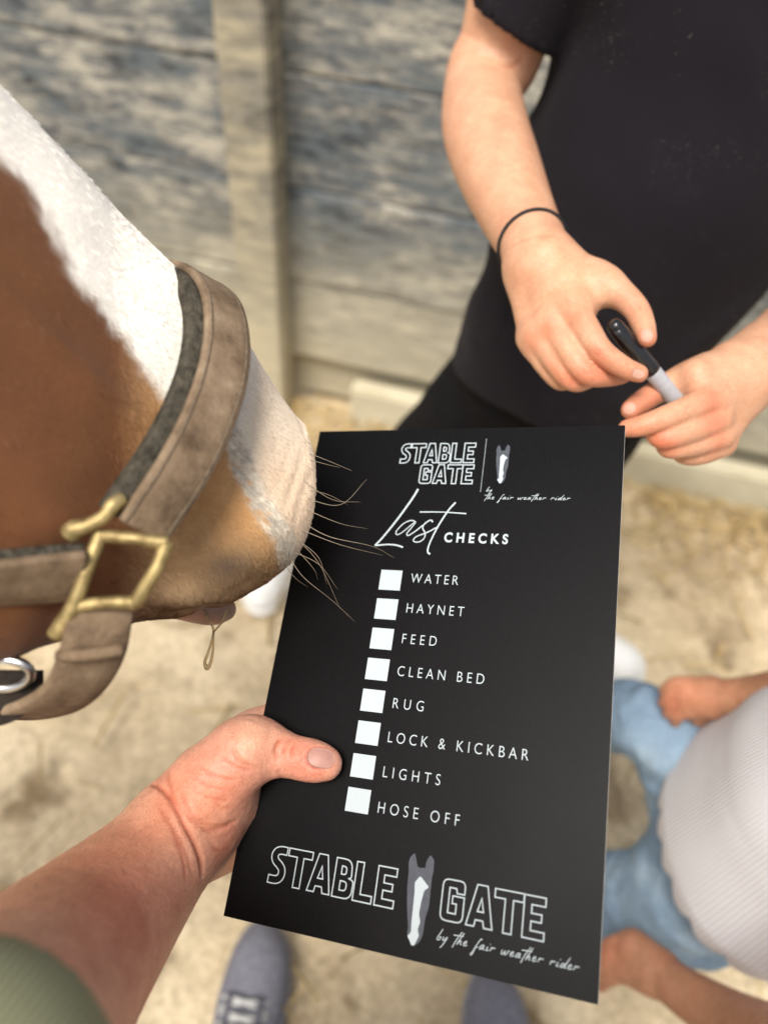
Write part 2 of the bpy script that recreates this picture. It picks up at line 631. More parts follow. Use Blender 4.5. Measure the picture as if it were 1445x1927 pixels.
def fence():
    root = empty('fence', fence_pt(0), 'weathered grey blue plank fence with peeling paint behind the person in black', 'fence')
    mp = wood('weathered_paint', (.035, .037, .042), (.165, .17, .172), (.56, .53, .44), (.13, .155, .17))
    mpost = wood('post_wood', (.11, .10, .085), (.30, .275, .21), (.55, .49, .35), (.28, .265, .22))
    rows = [.1675, .405, .6425, .88, 1.1175, 1.355]
    base = None
    for r, (z0, z1) in enumerate(zip(rows[:-1], rows[1:])):
        for side, (s0, s1) in enumerate(((-1.86, -.062), (-.058, 1.74), (1.744, 3.5), (-3.6, -1.864))):
            hgt = z1 - z0 - .004
            n = 22
            V, Fc = [], []
            sag = RNG.normal(0, .004)
            for i in range(n + 1):
                s = s0 + (s1 - s0) * i / n
                e1, e2 = RNG.normal(0, .0016), RNG.normal(0, .0016)
                o0 = RNG.normal(0, .0012) + sag
                for (oo, zz) in ((0 + o0, z0 + e1), (-.003 + o0, z0 + .006 + e1), (-.003 + o0, z0 + hgt - .006 + e2), (o0, z0 + hgt + e2), (.026 + o0, z0 + hgt + e2), (.026 + o0, z0 + e1)):
                    V.append(fence_pt(s, oo, zz))
            for i in range(n):
                for k in range(6):
                    Fc.append((i * 6 + k, i * 6 + (k + 1) % 6, (i + 1) * 6 + (k + 1) % 6, (i + 1) * 6 + k)[::-1])
            Fc += [tuple(range(6)), tuple(n * 6 + k for k in range(6))[::-1]]
            mk('plank', V, Fc, mp, root, smooth=False)
    for s in (-.06, 1.742, -1.862):
        V, Fc = box(fence_pt(s, -.047, .68), .104, .086, 1.40, F_DIR, F_NRM, (0, 0, 1), bev=.006)
        mk('post', V, Fc, mpost, root, smooth=False)
    for s0, s1 in ((.17, 1.68), (1.80, 3.4)):
        V, Fc = box(fence_pt((s0 + s1) / 2, -.03, .062), s1 - s0, .05, .15, F_DIR, F_NRM, (0, 0, 1), bev=.007)
        mk('kick_board', V, Fc, plain('pale_board', (.62, .57, .42), (.42, .37, .25), 6, .9, 30, .5, .004), root, smooth=False)
    # rail behind the planks closes the gap near the ground
    V, Fc = box(fence_pt(0, .05, .11), 7.0, .04, .16, F_DIR, F_NRM)
    mk('bottom_rail', V, Fc, mpost, root, smooth=False)

ground()
fence()
straw()

# ------------------------------------------------------------------ the sign board
B_O = CAM + MW.T @ np.array([-0.04391104, -0.05520766, 0.52839016])
B_X = MW.T @ np.array([0.9345759, 0.0185381, -0.35528049])
B_Y = MW.T @ np.array([-0.14867817, 0.92760485, -0.34270109])
B_N = -unit(np.cross(B_X, B_Y))            # out of the printed face
if B_N @ (CAM - B_O) < 0:
    B_N = -B_N

def bp(x, y, lift=0.0):
    """millimetres on the board -> world"""
    return B_O + B_X * x / 1000 + B_Y * y / 1000 + B_N * lift

def board_depth(px, py):
    r = P(px, py, 1.0) - CAM
    return ((B_O - CAM) @ B_N) / (r @ B_N)

def BD(px, py, off):
    """on the pixel's ray, off metres in front (+) of / behind (-) the board's face"""
    r = P(px, py, 1.0) - CAM
    return CAM + r * (((B_O - CAM) @ B_N + off) / (r @ B_N))

def stroke2d(pts, wd, closed=False, taper=None):
    """flat ribbon of width wd along a 2-D polyline"""
    p = np.asarray(pts, float)
    n = len(p)
    if closed:
        d0, d1 = p - np.roll(p, 1, 0), np.roll(p, -1, 0) - p
    else:
        d = np.diff(p, axis=0)
        d0, d1 = np.vstack([d[:1], d]), np.vstack([d, d[-1:]])
    d0 = d0 / (np.linalg.norm(d0, axis=1)[:, None] + 1e-9)
    d1 = d1 / (np.linalg.norm(d1, axis=1)[:, None] + 1e-9)
    n0, n1 = np.stack([-d0[:, 1], d0[:, 0]], 1), np.stack([-d1[:, 1], d1[:, 0]], 1)
    m = n0 + n1
    m /= np.linalg.norm(m, axis=1)[:, None] + 1e-9
    k = 1 / np.clip((m * n1).sum(1), .35, 1)
    wv = (np.full(n, wd) if taper is None else np.asarray(taper)) / 2
    L, R = p + m * (k * wv)[:, None], p - m * (k * wv)[:, None]
    V = np.empty((2 * n, 2))
    V[0::2], V[1::2] = L, R
    F = [(2 * i, 2 * i + 1, 2 * ((i + 1) % n) + 1, 2 * ((i + 1) % n)) for i in range(n if closed else n - 1)]
    return V, F

def rounded(poly, r, corners=None, n=5):
    out = []
    m = len(poly)
    for i in range(m):
        p, a, b = np.array(poly[i], float), np.array(poly[i - 1], float), np.array(poly[(i + 1) % m], float)
        if corners is not None and i not in corners:
            out.append(p)
            continue
        ra = min(r, np.linalg.norm(a - p) * .48, np.linalg.norm(b - p) * .48)
        p0, p2 = p + unit(a - p) * ra, p + unit(b - p) * ra
        for t in np.linspace(0, 1, n):
            out.append((1 - t) ** 2 * p0 + 2 * t * (1 - t) * p + t * t * p2)
    return np.array(out)

def block_letters():
    """outline block capitals, millimetres as printed along the lower edge"""
    L = {}
    c = catmull([(31.7, 261.9), (28.2, 261.9), (25.6, 262.8), (24.5, 265.2), (25.6, 267.6), (28.2, 269.4), (30.0, 271.4), (30.2, 274.2), (28.9, 276.2), (26.6, 276.95), (22.7, 276.95)], 4)
    d = np.gradient(c, axis=0)
    d /= np.linalg.norm(d, axis=1)[:, None]
    nn = np.stack([-d[:, 1], d[:, 0]], 1)
    L['S'] = [np.vstack([c + nn * 1.95, (c - nn * 1.95)[::-1]])]
    T = np.array([(32.8, 259.9), (47.2, 259.9), (47.2, 263.8), (42.2, 263.8), (42.2, 278.9), (38.1, 278.9), (38.1, 263.8), (32.8, 263.8)])
    L['T'] = [T]
    A = np.array([(46.6, 278.8), (50.9, 259.8), (56.1, 259.8), (59.9, 278.8), (55.8, 278.8), (55.0, 275.8), (51.3, 275.8), (50.7, 278.8)])
    L['A'] = [A, np.array([(53.6, 265.8), (51.9, 271.9), (55.0, 271.9)])]
    L['B'] = [rounded([(61.5, 279), (61.5, 260), (70.6, 260), (71.2, 268.6), (69.9, 269.1), (72.6, 270), (72.4, 279)], 4.5, {2, 3, 5, 6}),
              rounded([(65.2, 267.6), (65.2, 263.6), (67.9, 263.8), (67.9, 267.6)], 1.4, {2, 3}), rounded([(65.2, 275.4), (65.2, 270.9), (68.9, 270.9), (68.9, 275.4)], 1.8, {2, 3})]
    L['L'] = [np.array([(73.4, 278.9), (73.4, 260), (77.4, 260), (77.4, 275.4), (83.9, 275.4), (83.9, 278.9)])]
    E_ = np.array([(85.7, 278.9), (85.7, 260), (96.2, 260), (96.2, 263.9), (89.6, 263.9), (89.6, 267.7), (94.6, 267.7), (94.6, 271.2), (89.6, 271.2), (89.6, 275.3), (96.2, 275.3), (96.2, 278.9)])
    L['E'] = [E_]
    L['G'] = [rounded([(121.4, 279), (121.4, 260), (133, 260), (133, 265.9), (129.1, 265.9), (128.6, 263.7), (125.1, 263.7), (125.1, 275.3), (129.2, 275.3), (129.2, 270.8), (127, 270.8), (127, 267.3), (133, 267.3), (133, 279)], 3.2, {0, 1, 2, 13})]
    L['A2'] = [q + np.array([88.3, .1]) for q in L['A']]
    L['T2'] = [T + np.array([115.5, .2])]
    L['E2'] = [E_ + np.array([77.25, .2])]
    return L

SCRIPT = {
    'b': ([[(.45, 2.5), (.2, 1.2), (.05, .25), (.25, 0), (.55, .3), (.55, .75), (.3, .6)]], .85),
    'y': ([[(0, .95), (.02, .3), (.25, .15), (.6, .9), (.5, 0), (.15, -1.3), (.0, -1.5)]], .9),
    't': ([[(.75, 2.7), (.3, 1.0), (.02, -.9)], [(-.45, 1.75), (.4, 1.8), (1.15, 1.9)]], .45),
    'h': ([[(.55, 2.6), (.2, 1.0), (0, 0), (.3, .75), (.5, .75), (.5, .15), (.75, .1)]], .85),
    'e': ([[(0, .4), (.4, .65), (.35, .98), (.1, .75), (.05, .25), (.25, 0), (.65, .25)]], .75),
    'f': ([[(.95, 2.0), (.75, 2.1), (.45, 1.2), (.1, -.8), (-.1, -1.4), (.1, -1.5), (.25, -.6), (.3, .1), (.65, .35)]], .8),
    'a': ([[(.65, .85), (.3, .95), (.02, .35), (.2, .03), (.62, .85), (.52, .15), (.85, .15)]], .95),
    'i': ([[(.15, .9), (.05, .1), (.4, .2)], [(.35, 1.45), (.42, 1.55)]], .5),
    'r': ([[(.02, .05), (.15, .9), (.25, .7), (.55, .9), (.75, .75)]], .85),
    'w': ([[(0, .9), (.05, .1), (.3, .15), (.5, .8), (.55, .1), (.8, .2), (1.0, .95), (1.15, .8)]], 1.25),
    'd': ([[(.6, .8), (.25, .85), (.02, .3), (.2, .03), (.6, .7), (1.05, 2.2), (.7, .7), (.62, .1), (.95, .15)]], 1.0),
    ' ': ([], .75)}

def script_text(s, x0, x1, ybase, hx, wd, shear=.28):
    """handwriting: returns strokes in board millimetres"""
    x, raw = 0.0, []
    for ch in s:
        st, adv = SCRIPT[ch]
        for q in st:
            c = catmull(q, 5) if len(q) > 2 else np.array(q)
            raw.append(c + np.array([x, 0]))
        x += adv + .12
    k = (x1 - x0) / x
    out = []
    for q in raw:
        xx = x0 + (q[:, 0]) * k + q[:, 1] * hx * shear
        out.append(np.stack([xx, ybase - q[:, 1] * hx], 1))
    return out

def sans_text(s, x0, x1, ybase, caph, bold=0.0, squeeze=.82):
    """capitals from the built-in font, set to a width and cap height; returns 2-D verts, faces"""
    cu = bpy.data.curves.new('t', 'FONT')
    cu.body, cu.size, cu.resolution_u, cu.offset = s, 1.0, 6, bold
    def build(sp):
        cu.space_character = sp
        o = bpy.data.objects.new('t', cu)
        me = bpy.data.meshes.new_from_object(o)
        bpy.data.objects.remove(o)
        v = np.array([q.co[:2] for q in me.vertices])
        f = [tuple(p.vertices) for p in me.polygons]
        bpy.data.meshes.remove(me)
        return v, f
    cu2 = cu.body
    cu.body = 'H'
    hv, _ = build(1)
    H = hv[:, 1].max() - hv[:, 1].min()
    cu.body = cu2
    sc = caph / H
    w1 = np.ptp(build(1.0)[0][:, 0]) * sc
    w2 = np.ptp(build(1.5)[0][:, 0]) * sc
    sp = 1 + .5 * ((x1 - x0) / squeeze - w1) / max(w2 - w1, 1e-6)
    v, f = build(max(.6, sp))
    y0 = hv[:, 1].min()
    xs = v[:, 0] * sc
    k = (x1 - x0) / np.ptp(xs)
    out = np.stack([x0 + (xs - xs.min()) * k, ybase - (v[:, 1] - y0) * sc], 1)
    bpy.data.curves.remove(cu)
    return out, f

def sign_board():
    root = empty('sign_board', bp(100, 300), 'black printed checklist sign board held up in the left hand', 'sign')
    mf = N('black_print')
    v = mf.coord()
    sp = mf.noise(v, 1400, 2, .6)
    smu = mf.noise(v, 22, 3, .5)
    mf.set(mf.ramp(sp, [(0.4, (.0008, .0008, .0011)), (0.62, (.0034, .0031, .0036)), (0.8, (.012, .0115, .0125))]), mf.ramp(smu, [(0.3, (.40, .40, .40)), (0.75, (.44, .44, .44))]), .12)
    mf.bump(sp, .18, .0002)
    core = plain('foam_core', (.78, .77, .74), (.6, .59, .56), 200, .7)
    w_, h_, t_ = 200, 300, .003
    V = [bp(0, 0), bp(w_, 0), bp(w_, h_), bp(0, h_), bp(0, 0, -t_), bp(w_, 0, -t_), bp(w_, h_, -t_), bp(0, h_, -t_)]
    Fc = [(0, 3, 2, 1), (4, 5, 6, 7), (0, 1, 5, 4), (1, 2, 6, 5), (2, 3, 7, 6), (3, 0, 4, 7)]
    o = mk('panel', V, Fc, None, root, smooth=False, mats=[mf.m, core])
    for p in o.data.polygons:
        p.material_index = 0 if p.index == 0 else 1
    white = plain('white_ink', (.45, .505, .53), (.43, .49, .515), 90, .55)
    grey = plain('grey_ink', (.062, .07, .088), (.045, .05, .066), 300, .55)
    def lay(name, V2, F2, mat, lift):
        V3 = [bp(x, y, lift) for x, y in V2]
        me_n = np.cross(V3[F2[0][1]] - V3[F2[0][0]], V3[F2[0][2]] - V3[F2[0][1]])
        if me_n @ B_N < 0:
            F2 = [tuple(reversed(f)) for f in F2]
        return mk(name, V3, F2, mat, root, smooth=False)
    def strokes(name, S, wd, closed, lift=.00022, tapers=None):
        V2, F2 = [], []
        for i, q in enumerate(S):
            a, f = stroke2d(q, wd, closed, None if tapers is None else tapers[i])
            F2 += [tuple(x + len(V2) for x in g) for g in f]
            V2 += [tuple(x) for x in a]
        return lay(name, V2, F2, white, lift)
    L = block_letters()
    for g in L:
        strokes('outline_letter', L[g], .62, True)
    # the same name, smaller, in two lines at the top
    def top(q, row):
        return np.array([(61.7 + (x - 22.5) * .664 if row == 0 else 76.6 + (x - 121.4) * .664, (10.6 if row == 0 else 25.6) + (y - 260) * (.72 if row == 0 else .68)) for x, y in q])
    for g in ('S', 'T', 'A', 'B', 'L', 'E'):
        strokes('outline_letter', [top(q, 0) for q in L[g]], .68, True)
    for g in ('G', 'A2', 'T2', 'E2'):
        strokes('outline_letter', [top(q, 1) for q in L[g]], .68, True)
    head = [(102.2, 259.3), (101.6, 256.6), (102.0, 253.4), (104.3, 250.6), (105.7, 254.1), (106.6, 257.0), (108.3, 257.5), (109.6, 257.0), (110.9, 257.1), (111.0, 253.9), (112.9, 250.3), (115.2, 252.6), (115.4, 258.1), (115.0, 261.2), (115.1, 266.0), (115.2, 274.4), (114.0, 280.0), (113.7, 287.6), (112.5, 291.1), (109.7, 293.5), (107.1, 291.8), (105.6, 289.2), (105.6, 285.6), (103.7, 276.4), (102.5, 267.0)]
    blaze = [(108.8, 261.1), (111.4, 263.3), (114.2, 265.6), (111.8, 267.5), (110.9, 272.8), (110.5, 278.8), (111.7, 282.1), (110.7, 285.9), (111.9, 288.3), (110.6, 291.4), (110.0, 293.3), (108.3, 293.3), (107.3, 291.2), (105.7, 289.7), (107.5, 287.6), (107.1, 283.0), (107.0, 277.1), (106.8, 269.3), (106.3, 264.5)]
    for sc_, ox, oy in ((1, 0, 0), (.615, 124.1, 11.8)):
        tr = (lambda q: [(x, y) for x, y in q]) if sc_ == 1 else (lambda q: [(ox + (x - 101.6) * sc_, oy + (y - 250.3) * sc_) for x, y in q])
        def outl(q, keep):
            q = np.array(tr(q))
            return [tuple(x) for x in rounded(q, 1.0 * sc_, keep)]
        q = outl(head, None)
        lay('emblem_head', q, [tuple(range(len(q)))], grey, .00018)
        q = outl(blaze, None)
        lay('emblem_blaze', q, [tuple(range(len(q)))], white, .00034)
    # dotted divider
    V2, F2 = [], []
    for i in range(60):
        y = 7.6 + i * .61
        b = len(V2)
        V2 += [(116.95, y), (117.3, y), (117.3, y + .38), (116.95, y + .38)]
        F2.append((b, b + 1, b + 2, b + 3))
    lay('dotted_divider', V2, F2, white, .00022)
    # handwritten heading
    S = [catmull(q, 8) for q in (
        [(76.8, 42.4), (73.9, 49.0), (66.0, 63.3), (57.9, 76.0), (53.9, 81.0)],
        [(53.9, 81.0), (57.0, 80.7), (62.0, 80.1), (67.6, 80.3), (72.5, 81.5)],
        [(78.6, 65.1), (76.8, 63.9), (74.3, 64.0), (70.4, 66.2), (66.9, 70.6), (66.6, 72.8), (68.2, 73.3), (71.6, 70.9), (76.3, 66.2), (78.4, 64.8), (75.8, 69.2), (73.7, 72.5), (75.0, 73.7), (79.0, 70.8), (83.3, 66.8)],
        [(89.3, 64.6), (88.6, 63.5), (87.0, 63.6), (83.9, 66.4), (83.6, 68.9), (85.5, 72.0), (85.2, 75.4), (82.6, 77.6), (79.8, 77.8), (78.6, 76.6), (80.4, 74.2), (86.9, 71.3), (92.2, 68.0)],
        [(102.3, 51.2), (98.4, 56.6), (93.1, 67.3), (89.6, 77.2), (88.6, 82.2), (89.2, 84.6), (90.6, 85.1)],
        [(80.1, 58.0), (94.7, 57.8), (109.9, 58.5)])]
    tp = [np.interp(np.linspace(0, 1, len(s)), [0, .5, 1], a) for s, a in zip(S, ((1.35, 1.25, 1.1), (1.0, .9, 1.1), (.75, .6, .8), (.95, .7, .8), (1.15, .95, 1.1), (.85, .65, .8)))]
    V2, F2 = [], []
    for i, q in enumerate(S):
        a, f = stroke2d(q, 1, False, tp[i])
        strokes('handwritten_heading', [q], 1, False, .00020 + .00002 * i, [tp[i]])
    a, f = sans_text('CHECKS', 98.0, 137.0, 77.3, 6.3, .03, .88)
    lay('bold_heading', a, f, white, .00022)
    rows = [('WATER', 110.0, 103.7), ('HAYNET', 115.6, 122.3), ('FEED', 101.5, 140.8), ('CLEAN BED', 131.5, 159.8), ('RUG', 98.8, 178.2), ('LOCK & KICKBAR', 159.2, 197.0), ('LIGHTS', 113.4, 215.7), ('HOSE OFF', 126.2, 234.3)]
    for i, (s, x1, y) in enumerate(rows):
        a, f = sans_text(s, 80.5, x1, y, 5.6, -.008)
        lay('list_wording', a, f, white, .00022)
        x0, y0 = 60.8 + .09 * i, 96.6 + 18.13 * i
        lay('tick_box', [(x0, y0), (x0 + 13.75, y0), (x0 + 13.75, y0 + 12.6), (x0, y0 + 12.6)], [(0, 1, 2, 3)], white, .00022)
    for i, q in enumerate((script_text('by', 120.6, 124.6, 43.6, 1.25, .4), script_text('the fair weather rider', 120.4, 171.5, 48.7, 1.45, .4))):
        strokes('handwritten_line', q, .31, False, .00022 + .00002 * i)
    strokes('handwritten_line', script_text('by the fair weather rider', 121.0, 191.0, 288.3, 2.1, .4), .40, False)
sign_board()

# ------------------------------------------------------------------ horse
H_TIP = P(560, 935, .475)
_hl = unit(np.cross(P(0, 200, .375) - H_TIP, P(0, 1240, .355) - H_TIP))
H_LAT = _hl if _hl @ (CAM - H_TIP) > 0 else -_hl       # sideways, towards the lens

def on_sag(px, py):
    """photo pixel -> point in the horse's midline plane"""
    r = P(px, py, 1.0) - CAM
    return CAM + r * (((H_TIP - CAM) @ H_LAT) / (r @ H_LAT))

# stations from muzzle to poll: dorsal pixel, ventral pixel, half width, squareness
_st = [((518, 905), (514, 975), .017, 1.0), ((528, 858), (522, 1020), .031, .95), ((521, 806), (513, 1058), .0395, .9), ((502, 766), (488, 1086), .0445, .86),
       ((476, 726), (450, 1114), .0475, .84), ((446, 682), (402, 1140), .0500, .82), ((415, 630), (340, 1158), .051, .8), ((352, 566), (262, 1166), .050, .78),
       ((285, 497), (165, 1188), .052, .78), ((190, 402), (60, 1222), .057, .78), ((80, 290), (-60, 1255), .064, .8)]
H_TOP = [on_sag(*s[0]) for s in _st]
H_BOT = [on_sag(*s[1]) for s in _st]
H_W = [s[2] for s in _st]
H_E = [s[3] for s in _st]
_ax = unit((H_TOP[-1] + H_BOT[-1]) / 2 - (H_TOP[4] + H_BOT[4]) / 2)   # muzzle -> poll
_td = unit(H_TOP[-1] - H_TOP[-3])
_bd = unit(H_BOT[-1] - H_BOT[-3])
for t_, b_, w_, e_ in ((.07, .06, .072, .82), (.15, .13, .084, .85), (.21, .20, .094, .88), (.27, .25, .092, .9), (.33, .28, .078, .92), (.37, .30, .055, .95)):
    H_TOP.append(H_TOP[10] + _td * t_ + _ax * 0)
    H_BOT.append(H_BOT[10] + _ax * b_ + _bd * b_ * .15 + (H_TOP[10] - H_BOT[10]) * max(0, (b_ - .2)) * 1.2)
    H_W.append(w_)
    H_E.append(e_)
_np = 13
H_TOPs, H_BOTs = catmull(H_TOP, _np), catmull(H_BOT, _np)
H_Ws = catmull(np.array([[a, b, 0] for a, b in zip(H_W, H_E)]), _np)

def horse_pt(i, th):
    """ring i (0..), angle th from the dorsal line, positive on the near side"""
    i = np.clip(i, 0, len(H_TOPs) - 1.001)
    k = np.floor(i).astype(int)
    f = (i - k)[:, None]
    T = H_TOPs[k] * (1 - f) + H_TOPs[k + 1] * f
    Bq = H_BOTs[k] * (1 - f) + H_BOTs[k + 1] * f
    W = H_Ws[k] * (1 - f) + H_Ws[k + 1] * f
    c, v = (T + Bq) / 2, (T - Bq) / 2
    e = W[:, 1]
    co, si = np.cos(th), np.sin(th)
    cc, ss = np.sign(co) * np.abs(co) ** e, np.sign(si) * np.abs(si) ** e
    wv = W[:, 0] * (1 - .16 * np.clip(co, 0, 1) ** 2 * (i > 40) - .12 * np.clip(-co, 0, 1) ** 2)
    return c + v * cc[:, None] + H_LAT * (wv * ss)[:, None]

def lin(c):
    c = np.asarray(c, float) / 255
    return np.where(c <= .04045, c / 12.92, ((c + .055) / 1.055) ** 2.4)

BLZ = np.array([(-400, -60), (0, 305), (45, 345), (90, 440), (180, 560), (230, 640), (290, 725), (345, 770), (420, 800), (455, 880), (490, 955), (530, 1005), (548, 1070), (548, 1200)], float)

def horse_colour(V, side):
    """coat colour by place; far side mirrored through the midline plane"""
    M_ = V - np.where(side < 0, 2 * ((V - H_TIP) @ H_LAT), 0)[:, None] * H_LAT
    x, y, _ = proj(M_)
    jit = (vnoise(V * 300, 11) - .5) * 16 + (vnoise(V * 60, 12) - .5) * 26 + (vnoise(V * 900, 13) - .5) * 10
    # signed pixel distance to the blaze edge (positive = white side, up and right)
    best = np.full(len(V), 1e9)
    sg = np.ones(len(V))
    for a, b in zip(BLZ[:-1], BLZ[1:]):
        d = b - a
        qx, qy = x - a[0], y - a[1]
        t = np.clip((qx * d[0] + qy * d[1]) / (d @ d), 0, 1)
        e = np.hypot(qx - t * d[0], qy - t * d[1])
        s_ = np.sign(qx * -d[1] + qy * d[0])
        upd = e < best
        best = np.where(upd, e, best)
        sg = np.where(upd, -s_, sg)
    sd = best * sg + jit
    muz = np.clip((x - 215) / 130, 0, 1)
    whit = np.clip(sd / np.where(x < 330, 34, 14) + .5, 0, 1)
    whit = whit * whit * (3 - 2 * whit)
    chest = lin((112, 71, 42)) * (0.82 + .3 * vnoise(V * 25, 14))[:, None]
    dark = lin((86, 54, 31))
    chest = chest + (dark - chest) * np.clip((vnoise(V * 9, 15) - .35) * 1.6, 0, 1)[:, None]
    tan = lin((200, 156, 106)) * (0.85 + .3 * vnoise(V * 40, 16))[:, None]
    grey = lin((176, 154, 124))
    low = np.clip((y - 960 - (x - 400) * .05) / 170, 0, 1)
    lip = tan + (grey - tan) * (low * .8)[:, None]
    pat = np.exp(-(((x - 425) / 46) ** 2 + ((y - 1062) / 30) ** 2)) * (.5 + vnoise(V * 90, 19))
    lip = lip + (lin((104, 92, 84)) - lip) * np.clip(pat * .7, 0, 1)[:, None]
    body = chest + (lip - chest) * muz[:, None]
    white = lin((240, 236, 226)) * np.ones((len(V), 1))
    pink = lin((214, 172, 140))
    pk = np.clip((x - 450) / 70, 0, 1) * np.clip((y - 800) / 90, 0, 1)
    white = white + (pink - white) * (pk * (.7 + .4 * vnoise(V * 70, 17)))[:, None].clip(0, 1)
    cream = lin((226, 206, 180))
    white = white + (cream - white) * (np.clip((x - 430) / 60, 0, 1) * .8)[:, None]
    col = body + (white - body) * whit[:, None]
    # grey roan edge between the snip and the lip
    band = np.exp(-((best - 2) / 19) ** 4) * np.clip((x - 390) / 40, 0, 1) * np.clip((vnoise(V * 380, 18) - .12) * 2.4, .12, 1)
    col = col + (lin((204, 194, 178)) * (.62 + .75 * vnoise(V * 520, 21))[:, None] - col) * np.clip(band * 1.3, 0, 1)[:, None]
    return np.clip(col, 0, 1)

def horse():
    base = np.array([-1.2, -.65, 0])
    root = empty('horse', base, 'chestnut horse with a wide white blaze and brown leather halter', 'horse')
    nr, ns = len(H_TOPs), 220
    sub = 2
    ii = np.linspace(0, nr - 1.001, nr * sub)
    th = np.linspace(-math.pi, math.pi, ns, endpoint=False)
    I, TH = np.meshgrid(ii, th, indexing='ij')
    V = horse_pt(I.ravel(), TH.ravel())
    n = len(ii)
    k = np.arange(n * ns).reshape(n, ns)
    F = np.stack([k[:-1], np.roll(k, -1, 1)[:-1], np.roll(k, -1, 1)[1:], k[1:]], -1).reshape(-1, 4)
    # close the nose: pull a cap of rings towards the tip
    tip = (H_TOPs[0] + H_BOTs[0]) / 2 - _ax * .006
    V = np.vstack([V, tip])
    capf = [(len(V) - 1, (j + 1) % ns, j) for j in range(ns)]
    nm = vnormals(V[:-1], F)
    ctr = np.repeat((H_TOPs + H_BOTs)[np.clip(np.round(ii).astype(int), 0, nr - 1)] / 2, ns, 0)
    if ((V[:-1] - ctr) * nm).sum(1).mean() < 0:
        nm = -nm
        F = F[:, ::-1]
        capf = [f[::-1] for f in capf]
    side = np.sign((V - H_TIP) @ H_LAT)
    X, Y, _ = proj(V - np.where(side < 0, 2 * ((V - H_TIP) @ H_LAT), 0)[:, None] * H_LAT)
    D = np.zeros(len(V))
    def bumpat(px, py, rx, ry, amt, rot=0.0):
        c, s = math.cos(rot), math.sin(rot)
        dx, dy = X - px, Y - py
        return amt * np.exp(-(((c * dx + s * dy) / rx) ** 2 + ((-s * dx + c * dy) / ry) ** 2))
    D += bumpat(500, 1000, 60, 70, .006)                         # upper lip swell
    D += bumpat(330, 1120, 70, 26, .005)                         # chin
    D += bumpat(455, 860, 22, 90, -.003, .5)                     # hollow behind the nostril
    D += bumpat(150, 700, 200, 26, .004, .75)                    # nasal bone edge
    D += bumpat(180, 1010, 160, 40, .004, .3)
    D += bumpat(390, 1148, 60, 8, -.004)                         # mouth line
    wr = np.exp(-(((X - 545) / 40) ** 2 + ((Y - 915) / 60) ** 2))
    D += wr * .00022 * np.sin((X * .92 + Y * .38) * .22 + 2.5 * vnoise(V * 40, 5))
    D += (vnoise(V * 45, 6) - .5) * .0020 + (vnoise(V * 130, 7) - .5) * .0004
    nm = np.vstack([nm, -_ax])
    V = V + nm * D[:, None]
    cols = horse_colour(V, side)
    m = N('horse_coat')
    a = m.n('ShaderNodeVertexColor', layer_name='Col')
    v = m.coord((1, 1, 1))
    hn = m.noise(v, 700, 3, .6)
    c = m.mix(1.0, a.outputs[0], m.ramp(hn, [(0.3, (.86, .85, .84)), (0.7, (1.08, 1.08, 1.08))]), 'MULTIPLY')
    m.set(c, .7, .2, Sheen_Weight=.12, Sheen_Roughness=.5)
    m.bump(hn, .25, .0005)
    # neck, trunk and legs behind, out of the picture to the left
    S = Sdf()
    pol = (H_TOPs[-1] * .55 + H_BOTs[-1] * .45)
    S.add(chain([(pol, .075), (pol + np.array([-.17, -.10, .0]), .115), (np.array([-.86, -.28, 1.30]), .17), (np.array([-1.02, -.45, 1.16]), .24)]), .08)
    S.add(chain([(np.array([-1.02, -.45, 1.16]), .27), (np.array([-1.38, -.86, 1.10]), .31), (np.array([-1.76, -1.28, 1.16]), .28)]), .1)
    for lx, ly in ((-.90, -.50), (-1.10, -.34), (-1.90, -1.22), (-1.68, -1.40)):
        hind = lx < -1.5
        S.add(chain([(np.array([lx, ly, .95]), .12), (np.array([lx + (.06 if hind else .0), ly, .72]), .085), (np.array([lx - (.08 if hind else .0), ly, .46]), .048), (np.array([lx - (.02 if hind else 0), ly, .2]), .034), (np.array([lx + .02, ly, .09]), .044), (np.array([lx + .05, ly, .06]), .055)]), .05)
    for s in (1, -1):
        e0 = H_TOPs[-1] + H_LAT * .045 * s
        S.add(cap(e0, e0 + np.array([-.02, 0, .10]) + H_LAT * .03 * s, .028, .010, (H_LAT, .6)), .02)
    V2, F2 = S.mesh(.012)
    c2 = np.tile(lin((120, 74, 40)), (len(V2), 1))
    c2[V2[:, 2] < .32] = lin((228, 222, 210))
    Fall = np.vstack([F, F2 + len(V)])
    Vall = np.vstack([V, V2])
    call = np.vstack([cols, c2])
    # the tip fan as degenerate-free quads: use pairs of triangles merged
    fan = np.array([(len(V) - 1, (j + 2) % ns, (j + 1) % ns, j) if capf[0][1] == 1 else (len(V) - 1, j, (j + 1) % ns, (j + 2) % ns) for j in range(0, ns, 2)])
    Fall = np.vstack([Fall, fan])
    mk('body', Vall, Fall, m.m, root, cols=call)
    # eyes, off the left edge of the picture
    gl = plain('eye_gloss', (.02, .012, .008), None, 20, .05, spec=.8)
    for s in (1, -1):
        c = horse_pt(np.array([float(nr - 42)]), np.array([s * .95]))[0] - H_LAT * s * .008
        Vv, Ff = lathe(c - H_LAT * .018, c + H_LAT * .018, [(.001, .004), (.006, .014), (.018, .02), (.03, .014), (.035, .004)], 20)
        mk('eye', Vv, Ff, gl, root)
    bvh = BVHTree.FromPolygons([Vector(v) for v in V], [tuple(f) for f in F])
    def surf(px, py):
        r = Vector(P(px, py, 1.0) - CAM)
        h = bvh.ray_cast(Vector(CAM), r.normalized())
        return (np.array(h[0]), np.array(h[1])) if h[0] is not None else (None, None)
    # whiskers
    mw = plain('whisker', (.40, .33, .24), (.24, .19, .13), 50, .4)
